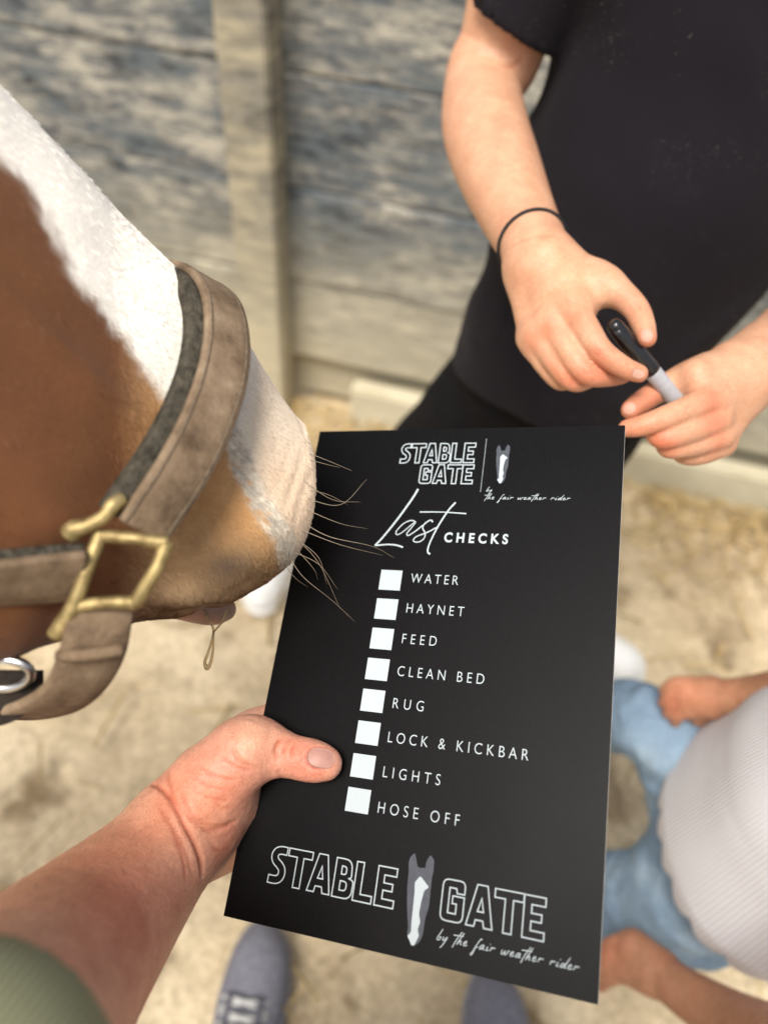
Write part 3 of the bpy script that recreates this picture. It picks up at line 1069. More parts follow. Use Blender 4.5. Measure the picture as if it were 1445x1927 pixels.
    W = [((580, 905), [(625, 940), (680, 945)], .45), ((584, 940), [(640, 950), (690, 902)], .45), ((583, 960), [(640, 985), (692, 995)], .455), ((580, 985), [(620, 1010), (700, 1028), (742, 1050)], .45),
         ((578, 1000), [(640, 1025), (720, 1045)], .45), ((570, 1015), [(600, 1060), (640, 1145)], .455), ((565, 1030), [(590, 1070), (598, 1092)], .455), ((555, 1045), [(570, 1085), (625, 1130), (668, 1170)], .455),
         ((575, 1020), [(600, 1050), (615, 1100)], .455), ((585, 925), [(615, 930), (655, 950)], .455), ((590, 855), [(620, 868), (662, 886)], .44), ((592, 868), [(615, 874), (640, 880)], .445), ((545, 1060), [(556, 1088), (580, 1105)], .458),
         ((560, 1040), [(600, 1062), (636, 1110)], .45)]
    for (sx, sy), pts, d in W:
        s0, nn = surf(sx - 14, sy - 4)
        d0 = proj(s0[None])[2][0] if s0 is not None else d + .01
        q = [P(sx - 14, sy - 4, d0 + .002)] + [P(x, y, d0 + (d - .012 - d0) * (i + 1) / len(pts)) for i, (x, y) in enumerate(pts)]
        q = catmull(q, 6)
        Vv, Ff = tube(q, np.linspace(.00021, .00006, len(q)), 5)
        mk('whisker', Vv, Ff, mw, root)
    # short coat hairs over the muzzle and nose, lying back along the face
    tri = np.array([V[F[:, 0]], V[F[:, 1]], V[F[:, 2]], V[F[:, 3]]]).transpose(1, 0, 2)
    cen = tri.mean(1)
    fn = np.cross(tri[:, 2] - tri[:, 0], tri[:, 3] - tri[:, 1])
    ar = np.linalg.norm(fn, axis=1)
    fn = fn / (ar[:, None] + 1e-15)
    px, py, pd = proj(cen)
    vis = ((CAM - cen) * fn).sum(1) > -.12 * np.linalg.norm(CAM - cen, axis=1)
    wgt = ar * vis * ((px > -60) & (px < 640) & (py > 100) & (py < 1300)) * np.interp(px, [200, 430], [.02, 2.4])
    pk = RNG.choice(len(F), 70000, p=wgt / wgt.sum())
    u, v_ = RNG.random(70000)[:, None], RNG.random(70000)[:, None]
    t4 = tri[pk]
    R0 = (t4[:, 0] * (1 - u) + t4[:, 1] * u) * (1 - v_) + (t4[:, 3] * (1 - u) + t4[:, 2] * u) * v_
    nn = fn[pk]
    flow = -_ax + unit(H_BOTs[30] - H_TOPs[30]) * .55
    fl = flow[None] + RNG.normal(0, .22, (70000, 3))
    fl = fl - nn * (fl * nn).sum(1)[:, None]
    fl /= np.linalg.norm(fl, axis=1)[:, None]
    L = RNG.uniform(.0025, .0055, 70000)[:, None]
    dirn = fl * .93 + nn * RNG.uniform(.06, .22, 70000)[:, None]
    sidev = np.cross(nn, fl) * .00013
    hv = np.stack([R0 - sidev, R0 + sidev, R0 + dirn * L * .55 + sidev * .8 + nn * .0002, R0 + dirn * L], 1).reshape(-1, 3)
    hf = np.arange(70000 * 4).reshape(-1, 4)
    hc = horse_colour(R0, np.sign((R0 - H_TIP) @ H_LAT)) * RNG.uniform(.92, 1.2, 70000)[:, None]
    mh = N('coat_hair')
    a = mh.n('ShaderNodeVertexColor', layer_name='Col')
    mh.set(a.outputs[0], .5, .3)
    tag(mk('coat_hair', hv, hf, mh.m, root, smooth=False, cols=np.repeat(np.clip(hc, 0, 1), 4, 0)), kind='stuff')
    # pink lower lip and hanging saliva
    S = Sdf()
    S.add(chain([(P(330, 1136, .462), .009), (P(395, 1146, .466), .010), (P(424, 1147, .472), .007)]), .01)
    V3, F3 = S.mesh(.0025)
    mk('lower_lip', V3, F3, plain('lip_skin', (.42, .25, .18), (.25, .16, .12), 120, .45, 300, .3, .0006), root)
    sal = N('saliva')
    sal.set((.55, .45, .27), .05, .5, Transmission_Weight=.7, IOR=1.36)
    for q, r in (([(384, 1148), (393, 1166), (402, 1184), (399, 1205), (392, 1228), (386, 1246), (390, 1257), (397, 1246), (401, 1225), (402, 1200), (402, 1186)], [.0009, .0007, .0008, .0007, .0008, .0010, .0016, .0010, .0008, .0006, .0007]), ([(430, 1146), (420, 1168), (409, 1182), (402, 1190)], [.0010, .0007, .0006, .0006])):
        c = catmull([P(x, y, .455) for x, y in q], 6)
        Vv, Ff = tube(c, np.interp(np.linspace(0, 1, len(c)), np.linspace(0, 1, len(r)), r), 8)
        mk('saliva', Vv, Ff, sal.m, root)
    return surf

# ------------------------------------------------------------------ halter
def halter():
    root = empty('halter', P(200, 1050, .34), 'worn brown leather halter with brass square buckle on the horse', 'halter')
    ml = N('dusty_leather')
    v = ml.coord()
    c = ml.ramp(ml.noise(v, 42, 8, .72), [(0.28, (.075, .047, .028)), (0.46, (.20, .137, .084)), (0.60, (.27, .195, .125)), (0.76, (.40, .31, .21))])
    ml.set(c, .8, .25)
    ml.bump(ml.noise(v, 300, 8, .72), .8, .0012)
    mp = plain('felt_padding', (.095, .083, .062), (.030, .027, .021), 200, .97, 420, 1.0, .002, .05)
    ms = plain('strap_edge_stitch', (.20, .15, .10), (.10, .07, .045), 300, .85)
    mb = N('aged_brass')
    v = mb.coord()
    mb.set(mb.ramp(mb.noise(v, 120, 4), [(0.3, (.19, .135, .055)), (0.6, (.47, .365, .165))]), mb.ramp(mb.noise(v, 160, 3), [(0.3, (.48, .48, .48)), (0.7, (.70, .70, .70))]), .5, Metallic=.7)
    mb.bump(mb.noise(v, 300, 4), .3, .0006)
    axis = (H_TOPs + H_BOTs) / 2
    def outn(p):
        k = np.argmin(np.linalg.norm(axis - p, axis=1))
        d = p - axis[k]
        return unit(d - _ax * (d @ _ax))
    def strap(name, pts, width, thick, fixn=None, shift=0, lift=0, n=7, mat=None, parent=None):
        c = catmull(pts, n)
        if fixn is None:
            nn = np.array([outn(p) for p in c])
            for _ in range(6):
                nn[1:-1] = (nn[:-2] + nn[1:-1] * 2 + nn[2:]) / 4
        else:
            nn = catmull(fixn, n)
        V, F = ribbon(c, nn, width, thick, shift, lift)
        return mk(name, V, F, mat or ml.m, parent or root), c, nn
    # the noseband: up over the bridge of the nose and down the near side to the buckle
    nb = [P(300, 700, .56), P(290, 590, .515), P(314, 522, .462), P(370, 518, .424), P(412, 552, .396), P(428, 620, .377), P(420, 705, .361), P(388, 800, .347), P(342, 890, .337), P(292, 965, .331), P(268, 1000, .330)]
    o, c, nn = strap('noseband', nb, .0250, .0042)
    V, F = ribbon(c[3:], nn[3:], .0305, .009, -.0036 if _padside(c, nn) else .0036, -.0066)
    mk('noseband_padding', V, F, mp, o)
    for e in (.0098, -.0098):
        V, F = ribbon(c, nn, .0010, .0008, e, .0020)
        mk('stitching', V, F, ms, o)
    # cheek strap running back along the jaw
    ck = [P(160, 1085, .322), P(95, 1090, .316), P(20, 1097, .308), P(-80, 1105, .296), P(-260, 1120, .27), P(-420, 1060, .25)]
    strap('cheek_strap', ck, .029, .0042)
    V, F = ribbon(*strap_pad(ck, outn), .026, .006, 0, -.005)
    mk('cheek_padding', V, F, mp, root)
    # chin strap: down from the buckle and round under the jaw
    cs = [P(192, 1128, .329), P(187, 1165, .326), P(176, 1225, .328), P(146, 1288, .337), P(92, 1328, .352), P(28, 1340, .375), P(-40, 1318, .40), P(-90, 1260, .43)]
    vw = lambda p, x, y: unit(unit(CAM - p) * .8 + (P(722 + x, 963 + y, 1) - P(722, 963, 1)) * 1.0)
    fn = [vw(cs[0], .0, 0) , vw(cs[1], 60, 20), vw(cs[2], 250, 100), vw(cs[3], 500, 500), vw(cs[4], 300, 1100), vw(cs[5], 0, 1600), vw(cs[6], -600, 1300), vw(cs[7], -900, 600)]
    strap('chin_strap', cs, .0265, .0048, fn)
    kp = [P(112, 1234, .323), P(170, 1232, .3185), P(232, 1222, .322)]
    V, F = tube(catmull(kp, 6), .0028, 8)
    mk('keeper_loop', V, F, ml.m, root)
    # brass square
    bk = empty('buckle', P(220, 1060, .325) - np.array(root.location))
    bk.parent = root
    def bar(pts, r):
        c = catmull([P(*p) for p in pts], 8)
        V, F = tube(c, np.interp(np.linspace(0, 1, len(c)), np.linspace(0, 1, len(r)), np.array(r) * .82), 12)
        mk('bar', V, F, mb.m, bk)
    bar([(186, 1008, .321), (250, 1013, .320), (318, 1022, .323)], [.0036, .0032, .0040])
    bar([(316, 1020, .323), (292, 1075, .320), (254, 1136, .323)], [.0038, .0034, .0040])
    bar([(256, 1134, .323), (200, 1134, .321), (138, 1142, .322)], [.0040, .0033, .0036])
    bar([(192, 1000, .321), (165, 1070, .319), (140, 1138, .321), (118, 1178, .323), (104, 1196, .324)], [.0040, .0034, .0040, .0050, .0044])
    bar([(132, 1006, .318), (142, 996, .317), (168, 988, .316), (196, 972, .317), (214, 950, .319), (232, 938, .322)], [.0052, .0050, .0036, .0036, .0042, .0034])
    # steel ring and dark throat strap at the picture's edge
    c, r_ = P(6, 1268, .345), .0125
    u, v_ = unit(P(60, 1268, .345) - c), unit(P(6, 1330, .352) - c)
    V, F = tube([c + r_ * (math.cos(a) * u + .62 * math.sin(a) * v_) for a in np.linspace(0, 2 * math.pi, 32, endpoint=False)], .0024, 8, True)
    st = N('steel')
    st.set((.6, .6, .6), .25, .5, Metallic=1.0)
    mk('ring', V, F, st.m, root)
    dk = plain('dark_webbing', (.03, .02, .014), (.012, .009, .007), 300, .9, 600, .7, .001)
    ts = [P(34, 1262, .352), P(28, 1300, .352), P(-10, 1322, .36), P(-80, 1320, .38)]
    strap('throat_strap', ts, .022, .004, [unit(CAM - p) for p in ts], mat=dk)

def _padside(c, nn):
    """which way across the strap points back towards the poll"""
    T = unit(c[30] - c[29])
    return np.cross(T, nn[30]) @ _ax < 0

def strap_pad(pts, outn):
    c = catmull(pts, 7)
    return c, np.array([outn(p) for p in c])

H_SURF = horse()
halter()

# ------------------------------------------------------------------ people
def skin_mat(name, c, c2, sss=.12, rough=.48):
    m = N(name)
    a = m.n('ShaderNodeVertexColor', layer_name='Col')
    v = m.coord()
    mott = m.ramp(m.noise(v, 75, 7, .72), [(0.32, c2), (0.62, c), (0.8, tuple(min(1, x * 1.08) for x in c))])
    fine = m.ramp(m.noise(v, 650, 3, .6), [(0.3, (.90, .87, .86)), (0.7, (1.06, 1.06, 1.06))])
    flush = m.ramp(m.noise(v, 38, 4, .6), [(0.36, (1.05, 1.03, 1.0)), (0.66, (1.0, .89, .86))])
    pore = m.ramp(m.noise(v, 1500, 2, .5), [(0.35, (.90, .88, .87)), (0.6, (1.04, 1.04, 1.04))])
    col = m.mix(1.0, m.mix(1.0, m.mix(1.0, mott, a.outputs[0], 'MULTIPLY'), fine, 'MULTIPLY'), m.mix(1.0, flush, pore, 'MULTIPLY'), 'MULTIPLY')
    m.set(col, rough, .38, Subsurface_Weight=sss, Subsurface_Scale=.004)
    m.b.inputs['Subsurface Radius'].default_value = (1.0, .35, .2)
    vo = m.n('ShaderNodeTexVoronoi')
    vo.inputs['Scale'].default_value = 900
    m.l(v, vo.inputs['Vector'])
    b = m.bump(vo.outputs['Distance'], .3, .0005)
    m.bump(m.noise(v, 230, 6, .7), .4, .0009, b)
    return m.m

def shade(V, spots):
    """skin colour multiplier: spots = [(point, radius, rgb)]"""
    c = np.ones((len(V), 3))
    for p, r, rgb in spots:
        w_ = np.exp(-(((V - p) ** 2).sum(1)) / (r * r))[:, None]
        c = c * (1 + (np.array(rgb) - 1) * w_)
    return c

def crease(S, V, Nn, px, depth, wd, cols=None, tint=(.86, .72, .68)):
    pts = [S.hit(*q) for q in px]
    pts = [p for p in pts if p is not None]
    if len(pts) < 2:
        return V, cols
    q = catmull(pts, 5) if len(pts) > 2 else np.array(pts)
    d = polydist(V, q)
    g = np.exp(-(d / wd) ** 2)
    # fade towards both ends
    e = np.minimum(np.linalg.norm(V - q[0], axis=1), np.linalg.norm(V - q[-1], axis=1))
    g = g * np.clip(.25 + e / (wd * 5), 0, 1)
    if cols is not None:
        cols = cols * (1 + (np.array(tint) - 1) * np.clip(g, 0, 1)[:, None])
    return V - Nn * (depth * g)[:, None], cols

def nail(name, S, px, py, ang, L, W, mat, parent, lift=.00015):
    """a nail plate lying on the surface at a photo pixel; ang = direction of the fingertip in the picture"""
    c = S.hit(px, py)
    if c is None:
        return
    n = S.grad(c[None])[0]
    a = math.radians(ang)
    t = (P(CX + 100 * math.cos(a), CY + 100 * math.sin(a), 1) - P(CX, CY, 1))
    t = unit(t - n * (t @ n))
    b = np.cross(n, t)
    nu, nv = 11, 9
    V = []
    for i in range(nu):
        for j in range(nv):
            x, y = (i / (nu - 1) - .5), (j / (nv - 1) - .5)
            sh = 1 - .28 * abs(2 * x) ** 3.5
            p = c + t * x * L * (1 - .22 * (2 * y) ** 2) + b * y * W * sh
            V.append(p)
    V = np.array(V)
    for _ in range(4):
        V = V - S.grad(V) * (S.d(V))[:, None]
    V = V + n * lift
    F = [(i * nv + j, i * nv + j + 1, (i + 1) * nv + j + 1, (i + 1) * nv + j) for i in range(nu - 1) for j in range(nv - 1)]
    nrm = np.cross(V[F[0][1]] - V[F[0][0]], V[F[0][2]] - V[F[0][1]])
    if nrm @ n < 0:
        F = [f[::-1] for f in F]
    # a thin plate: skirt it down into the skin
    rim = [i * nv for i in range(nu)] + [(nu - 1) * nv + j for j in range(1, nv)] + [i * nv + nv - 1 for i in range(nu - 2, -1, -1)] + [j for j in range(nv - 2, 0, -1)]
    k0 = len(V)
    V = np.vstack([V, V[rim] - n * .0011])
    F += [(rim[i], rim[(i + 1) % len(rim)], k0 + (i + 1) % len(rim), k0 + i) for i in range(len(rim))]
    mk(name, V, F, mat, parent)

NAIL = plain('nail', (.47, .255, .205), (.36, .18, .145), 140, .45, spec=.25)
NAILP = plain('nail_light', (.57, .33, .25), (.50, .28, .21), 60, .5, spec=.22)

def head_prims(c, fwd, up, r):
    """skull, jaw, nose, ears, neck for a head of radius r"""
    c, f, u = np.asarray(c, float), unit(fwd), unit(up)
    s = np.cross(f, u)
    pr = [cap(c + u * .25 * r - f * .12 * r, c + u * .2 * r + f * .1 * r, r * .95, r * .9), cap(c - u * .35 * r + f * .3 * r, c - u * .82 * r + f * .46 * r, r * .64, r * .34),
          cap(c + u * .05 * r + f * .88 * r, c - u * .28 * r + f * 1.1 * r, r * .1, r * .17), cap(c - u * .5 * r - f * .2 * r, c - u * 1.7 * r - f * .35 * r, r * .55, r * .6),
          cap(c - u * .62 * r + f * .82 * r - s * .16 * r, c - u * .62 * r + f * .82 * r + s * .16 * r, r * .12, r * .12)]
    for e in (-1, 1):
        pr.append(cap(c + s * e * .92 * r + u * .1 * r, c + s * e * .92 * r - u * .2 * r, r * .17, r * .13, (s, .5)))
    return pr

def face_parts(c, fwd, up, r, root, haircol, long=True):
    c, f, u = np.asarray(c, float), unit(fwd), unit(up)
    s = np.cross(f, u)
    em = plain('eyeball', (.8, .78, .75), None, 20, .15)
    ir = plain('iris', (.08, .05, .03), None, 20, .15)
    for e in (-1, 1):
        q = c + f * .74 * r + s * e * .34 * r + u * .06 * r
        V, F = lathe(q - f * .1 * r, q + f * .16 * r, [(.0, .03 * r), (.05 * r, .10 * r), (.12 * r, .115 * r), (.19 * r, .075 * r), (.212 * r, .02 * r)], 16)
        ey = mk('eye', V, F, em, root)
        V, F = lathe(q + f * .085 * r, q + f * .2 * r, [(0, .082 * r), (.02 * r, .066 * r), (.034 * r, .03 * r)], 16)
        mk('iris', V, F, ir, ey)
    S = Sdf()
    S.add(cap(c + u * .36 * r - f * .24 * r, c + u * .30 * r - f * .05 * r, r * 1.02, r * .99), .01)
    if long:
        S.add(cap(c - f * .75 * r, c - f * 1.0 * r - u * 2.2 * r, r * .55, r * .35), .05)
    S.post.append(lambda p, D: smax(D, (p - c) @ f * 1.0 - .62 * r + np.clip(-((p - c) @ u), 0, 9) * 1.2, .01) + .004 * np.sin((p @ s) * 260 / 1.0))
    V, F = S.mesh(.006)
    mk('hair', V, F, plain('hair', haircol, tuple(x * .5 for x in haircol), 60, .5, 300, .5, .003), root)

def arm_hair(V, F, root, sel, along, n, col):
    c = V[F].mean(1)
    px, py, _ = proj(c)
    fn = np.cross(V[F[:, 2]] - V[F[:, 0]], V[F[:, 3]] - V[F[:, 1]])
    fn /= np.linalg.norm(fn, axis=1)[:, None] + 1e-15
    ok = np.where(sel(px, py))[0]
    pk = RNG.choice(ok, n)
    R0, nn = c[pk], fn[pk]
    fl = along + RNG.normal(0, .28, (n, 3))
    fl = fl - nn * (fl * nn).sum(1)[:, None]
    fl /= np.linalg.norm(fl, axis=1)[:, None]
    L = RNG.uniform(.003, .006, n)[:, None]
    sd = np.cross(nn, fl) * .00003
    hv = np.stack([R0 - sd, R0 + sd, R0 + fl * L * .55 + nn * L * .10 + sd * .8, R0 + fl * L + nn * L * .12], 1).reshape(-1, 3)
    o = mk('arm_hair', hv, np.arange(n * 4).reshape(-1, 4), plain('fine_arm_hair', col, None, 50, .5), root, smooth=False)
    tag(o, kind='stuff')

# ---- the person holding the board --------------------------------------------
def holder():
    root = empty('person', (0, -.18, 0), 'person in olive sleeve holding up the black sign board, grey trainers below', 'person')
    sk = skin_mat('skin_rosy', (.62, .355, .26), (.50, .26, .18))
    bn = B_N
    S = Sdf()
    elbow = P(-190, 2215, .206)
    fore = [(elbow, .0465), (P(-110, 2105, .238), .0460), (P(-10, 1970, .285), .0455), (P(40, 1905, .310), .0445), (P(130, 1800, .357), .0415), (P(240, 1678, .400), .0345), (P(318, 1590, .424), .0290), (P(352, 1556, .434), .0270)]
    S.add(chain(fore, n=14), .012)
    # palm, thenar and heel of the hand
    S.add(cap(P(340, 1555, .430), P(412, 1500, .446), .0265, .0235), .012)
    S.add(cap(P(366, 1508, .430), P(452, 1428, .436), .0200, .0185), .010)
    S.add(cap(P(392, 1462, .436), P(474, 1400, .438), .0185, .0150), .010)
    S.add(cap(P(372, 1602, .446), P(432, 1578, .466), .0185, .0180), .010)
    S.add(cap(P(400, 1548, .452), P(470, 1500, .478), .0190, .0160), .010)
    S.add(cap(P(428, 1475, .448), P(468, 1455, .470), .0150, .0120), .008)
    S.add(cap(P(405, 1440, .452), P(462, 1385, .474), .0125, .0115), .008)
    # thumb, pressed on the face of the board
    S.finger(chain([(P(455, 1412, .434), .0155), (BD(498, 1408, .0150), .0138), (BD(548, 1423, .0125), .0121), (BD(590, 1432, .0112), .0116), (BD(613, 1437, .0095), .0094)], (bn, .86)), .010, .006)
    # four fingers flat against the back
    bk = -.0032
    S.finger(chain([(P(452, 1398, .474), .0115), (BD(482, 1362, bk - .0125), .0098), (BD(560, 1345, bk - .0092), .0088), (BD(615, 1350, bk - .0078), .0072)]), .008)
    S.finger(chain([(P(455, 1440, .480), .0120), (BD(520, 1405, bk - .0125), .0100), (BD(600, 1392, bk - .0092), .0089), (BD(668, 1398, bk - .0078), .0073)]), .008)
    S.finger(chain([(P(452, 1490, .480), .0120), (BD(515, 1470, bk - .0125), .0098), (BD(592, 1462, bk - .0090), .0087), (BD(650, 1466, bk - .0076), .0071)]), .008)
    S.finger(chain([(P(440, 1545, .474), .0115), (BD(490, 1540, bk - .0115), .0090), (BD(552, 1540, bk - .0082), .0079), (BD(600, 1545, bk - .0070), .0064)]), .008)
    V, F = S.mesh(.0012)
    V = relax(V, F, 24)
    Nn = vnormals(V, F)
    C = [([(606, 1448), (590, 1446), (580, 1438), (577, 1424), (584, 1411), (598, 1406), (614, 1408)], .0009, .0009), ([(524, 1432), (519, 1412), (523, 1398), (534, 1387)], .0018, .0009), ([(532, 1428), (535, 1412), (543, 1398)], .0015, .0008), ([(547, 1424), (549, 1410), (555, 1399)], .0009, .0007), ([(540, 1396), (552, 1392)], .0004, .0007),
         ([(286, 1474), (304, 1484), (322, 1504), (345, 1546), (368, 1590), (378, 1620), (381, 1650)], .0024, .0012), ([(318, 1450), (320, 1476), (330, 1506), (350, 1534), (372, 1552)], .0012, .0011), ([(374, 1552), (394, 1562), (420, 1558), (446, 1544)], .0015, .0012),
         ([(346, 1490), (356, 1522), (380, 1546), (405, 1553), (430, 1550)], .0009, .0011), ([(340, 1500), (352, 1532), (372, 1548)], .0006, .0008), ([(438, 1404), (450, 1428), (464, 1440), (480, 1445)], .0016, .0012), ([(414, 1422), (434, 1438), (458, 1448), (476, 1450)], .0011, .0010),
         ([(378, 1440), (400, 1458), (428, 1466), (448, 1466)], .0007, .0009), ([(366, 1462), (392, 1478), (424, 1486)], .0004, .0008), ([(360, 1480), (392, 1500), (430, 1504)], .0004, .0008),
         ([(524, 1450), (527, 1464)], .0012, .0009), ([(272, 1482), (300, 1520), (328, 1570), (345, 1620), (350, 1660)], .0006, .0010), ([(300, 1505), (330, 1560), (352, 1610), (362, 1650)], .0008, .0008), ([(404, 1510), (418, 1520), (440, 1518)], .0004, .0008),
         ([(396, 1590), (410, 1600), (430, 1596)], .0005, .0009)]
    S.prehit([q for c in C for q in c[0]] + [(590, 1450), (556, 1412), (430, 1480), (520, 1400), (395, 1520), (430, 1590), (470, 1385), (345, 1480)])
    spots = [(S.hit(590, 1450), .012, (1.06, .78, .74)), (S.hit(556, 1412), .010, (1.04, .80, .76)), (S.hit(430, 1480), .020, (1.06, .90, .88)), (S.hit(520, 1400), .012, (1.08, 1.02, .98)),
             (S.hit(395, 1520), .016, (1.14, 1.12, 1.04)), (S.hit(430, 1590), .014, (1.06, .86, .82)), (S.hit(470, 1385), .012, (1.1, 1.08, 1.02)), (S.hit(345, 1480), .02, (1.02, .86, .8)),
             (P(180, 1600, .385), .045, (.90, .78, .68)), (P(20, 1700, .33), .045, (.80, .66, .55)), (P(300, 1560, .40), .022, (1.10, 1.10, 1.06)), (P(230, 1760, .34), .04, (1.08, .95, .95))]  # forearm colour browner towards its upper-left side, paler near the wrist
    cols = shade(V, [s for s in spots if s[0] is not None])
    for px, dp, wd in C:
        V, cols = crease(S, V, Nn, px, dp * (1 if wd > .00115 or px[0][0] > 500 else .7), wd, cols, (.74, .52, .47) if (px[0][0] > 500 or px[0][0] < 300) else (.86, .70, .65))
    # fine palm lines
    V = V + Nn * ((vnoise(V * 420, 31) - .5) * .00030)[:, None]
    # coarse rest of the body, out of the picture
    Bd = Sdf()
    sh = np.array([-.19, -.27, 1.33])
    Bd.add(chain([(elbow, .047), (elbow * .5 + sh * .5 + np.array([-.03, 0, -.03]), .05), (sh, .062)]), .02)
    Bd.add(chain([(np.array([.19, -.27, 1.33]), .062), (np.array([.30, -.22, 1.10]), .048), (np.array([.20, -.10, 1.16]), .034), (np.array([.16, -.06, 1.20]), .036)]), .02)
    Bd.add(chain([(np.array([-.15, -.27, 1.32]), .075), (np.array([.15, -.27, 1.32]), .075)]), .04)
    Bd.add([cap((0, -.27, 1.24), (0, -.28, .95), .15, .16, ((0, 1, 0), .72))], .06)
    for sx in (-1, 1):
        fx = (-.145, .262)[sx > 0]
        Bd.add(chain([(np.array([sx * .09, -.26, .90]), .105), (np.array([(sx * .09 + fx) / 2, -.13, .50]), .066), (np.array([fx, -.02, .14]), .045), (np.array([fx, -.01, .07]), .045)]), .03)
    Bd.add(head_prims((0, -.24, 1.60), (0, 1, -.2), (0, .1, 1), .098), .02)
    V2, F2 = Bd.mesh(.008)
    Vb = np.vstack([V, V2])
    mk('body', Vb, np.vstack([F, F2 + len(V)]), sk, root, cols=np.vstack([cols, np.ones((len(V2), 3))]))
    arm_hair(V, F, root, lambda x, y: (x < 275) & (y < 1927) & (x > -40) & (y - 1690 < (275 - x) * .9), unit(P(318, 1590, .424) - P(130, 1800, .357)), 420, (.42, .25, .15))
    face_parts((0, -.24, 1.60), (0, 1, -.2), (0, .1, 1), .098, root, (.10, .06, .035))
    nail('thumb_nail', S, 605, 1426, 8, .0165, .0118, NAIL, root)
    # clothes
    olive = N('olive_knit')
    v = olive.coord()
    at = olive.n('ShaderNodeAttribute', attribute_name='rib')
    wv = olive.n('ShaderNodeMath', operation='SINE')
    olive.l(at.outputs['Fac'], wv.inputs[0])
    mr = olive.n('ShaderNodeMapRange')
    mr.inputs['From Min'].default_value, mr.inputs['From Max'].default_value = -1, 1
    olive.l(wv.outputs[0], mr.inputs['Value'])
    olive.set(olive.mix(mr.outputs[0], (.215, .22, .13), (.27, .275, .17)), .95, .15)
    olive.bump(mr.outputs[0], .5, .0012)
    Sl = Sdf()
    c0 = P(28, 1928, .300)
    Sl.add(chain([(P(-138, 2144, .2255), .0485), (elbow, .0505), (elbow * .5 + sh * .5 + np.array([-.03, 0, -.03]), .062), (sh, .078), (np.array([0, -.27, 1.36]), .09)]), .02)
    Sl.add(chain([(np.array([.12, -.27, 1.34]), .085), (np.array([.19, -.27, 1.33]), .075), (np.array([.30, -.22, 1.10]), .058), (np.array([.22, -.12, 1.15]), .046)]), .02)
    Sl.add([cap((0, -.27, 1.26), (0, -.28, .92), .168, .18, ((0, 1, 0), .74))], .06)
    ax = unit(P(130, 1800, .357) - elbow)
    cut = P(-144, 2152, .2235)
    inner = cap(P(130, 1800, .357), P(-140, 2148, .225), .0465, .0470)
    Sl.post.append(lambda p, D: np.where(p[:, 1] > -.1, smax(smax(D, (p - cut) @ ax, .003), -inner(p), .002), D))
    Sl.post.append(lambda p, D: D + .0025 * (vnoise(p * 30, 41) - .5) )
    V3, F3 = Sl.mesh(.004)
    u_ = unit(np.cross(ax, [0, 0, 1]))
    mk('olive_top', V3, F3, olive.m, root, attrs={'rib': np.arctan2((V3 - cut) @ u_, (V3 - cut) @ np.cross(ax, u_)) * 150})
    Tr = Sdf()
    for sx in (-1, 1):
        fx = (-.145, .262)[sx > 0]
        Tr.add(chain([(np.array([sx * .08, -.27, .90]), .125), (np.array([(sx * .09 + fx) / 2, -.13, .50]), .078), (np.array([fx, -.03, .15]), .058)]), .04)
    V3, F3 = Tr.mesh(.01)
    mk('trousers', V3, F3, plain('grey_trousers', (.11, .11, .13), (.07, .07, .085), 30, .9, 200, .4, .002), root)
    shoe(root, (-.147, .0, 0), (.05, 1, 0), 'grey')
    shoe(root, (.262, -.035, 0), (-.03, 1, 0), 'grey')

def shoe(root, heel, fwd, kind, L=.285):
    heel, f = np.array(heel, float), unit(fwd)
    s = np.cross(f, [0, 0, 1.0])
    up = np.array([0, 0, 1.0])
    q = lambda a, b, c: heel + f * a * L + s * b + up * c
    if kind == 'grey':
        mu = plain('lavender_grey_mesh', (.215, .215, .255), (.145, .145, .175), 90, .85, 500, .6, .002)
        ms = plain('grey_sole', (.30, .30, .34), (.2, .2, .23), 40, .8)
    else:
        mu = plain('white_leather', (.80, .80, .78), (.68, .68, .65), 20, .5)
        ms = plain('white_sole', (.78, .77, .73), (.6, .58, .52), 30, .7)
    g = empty('shoe', heel - np.array(root.location))
    g.parent = root
    S = Sdf()
    S.add(chain([(q(.06, 0, .055), .038), (q(.35, 0, .060), .043), (q(.62, .004, .050), .052), (q(.82, .004, .045), .049), (q(.93, .0, .040), .036)]), .02)
    S.add(cap(q(.08, 0, .07), q(.16, 0, .105), .036, .040), .02)
    S.post.append(lambda p, D: smax(D, .026 - p[:, 2], .004))
    S.post.append(lambda p, D: smax(D, p[:, 2] - .125, .006))
    V, F = S.mesh(.004)
    mk('upper', V, F, mu, g)
    S = Sdf()
    S.add(chain([(q(.06, 0, .03), .042), (q(.35, 0, .03), .046), (q(.62, .004, .03), .057), (q(.84, .004, .03), .052), (q(.95, 0, .03), .038)]), .02)
    S.post.append(lambda p, D: smax(smax(D, p[:, 2] - .034, .004), .004 - p[:, 2], .004))
    V, F = S.mesh(.004)
    mk('sole', V, F, ms, g)
    # tongue and laces
    if kind == 'grey':
        ml = plain('lace', (.62, .62, .60), (.4, .4, .39), 200, .8)
        md = plain('tongue_black', (.11, .11, .13), None, 100, .9)
        V, F = ribbon(catmull([q(.66, 0, .098), q(.52, 0, .105), q(.36, 0, .112), q(.24, 0, .120)], 5), [up] * 16, .058, .006)
        mk('tongue', V, F, md, g)
        for i in range(5):
            a = .64 - i * .075
            z = .100 + i * .004
            for sg in (-1, 1):
                V, F = tube(catmull([q(a, sg * .036, z - .012), q(a - .02, 0, z + .007), q(a - .055, -sg * .036, z - .010)], 5), .0036, 6)
                mk('lace', V, F, ml, g)
        for sg in (-1, 1):
            V, F = tube(catmull([q(.5, 0, .118), q(.46, sg * .03, .128), q(.40, sg * .05, .112), q(.44, sg * .03, .112), q(.5, 0, .118)], 5), .004, 6)
            mk('lace_bow', V, F, ml, g)

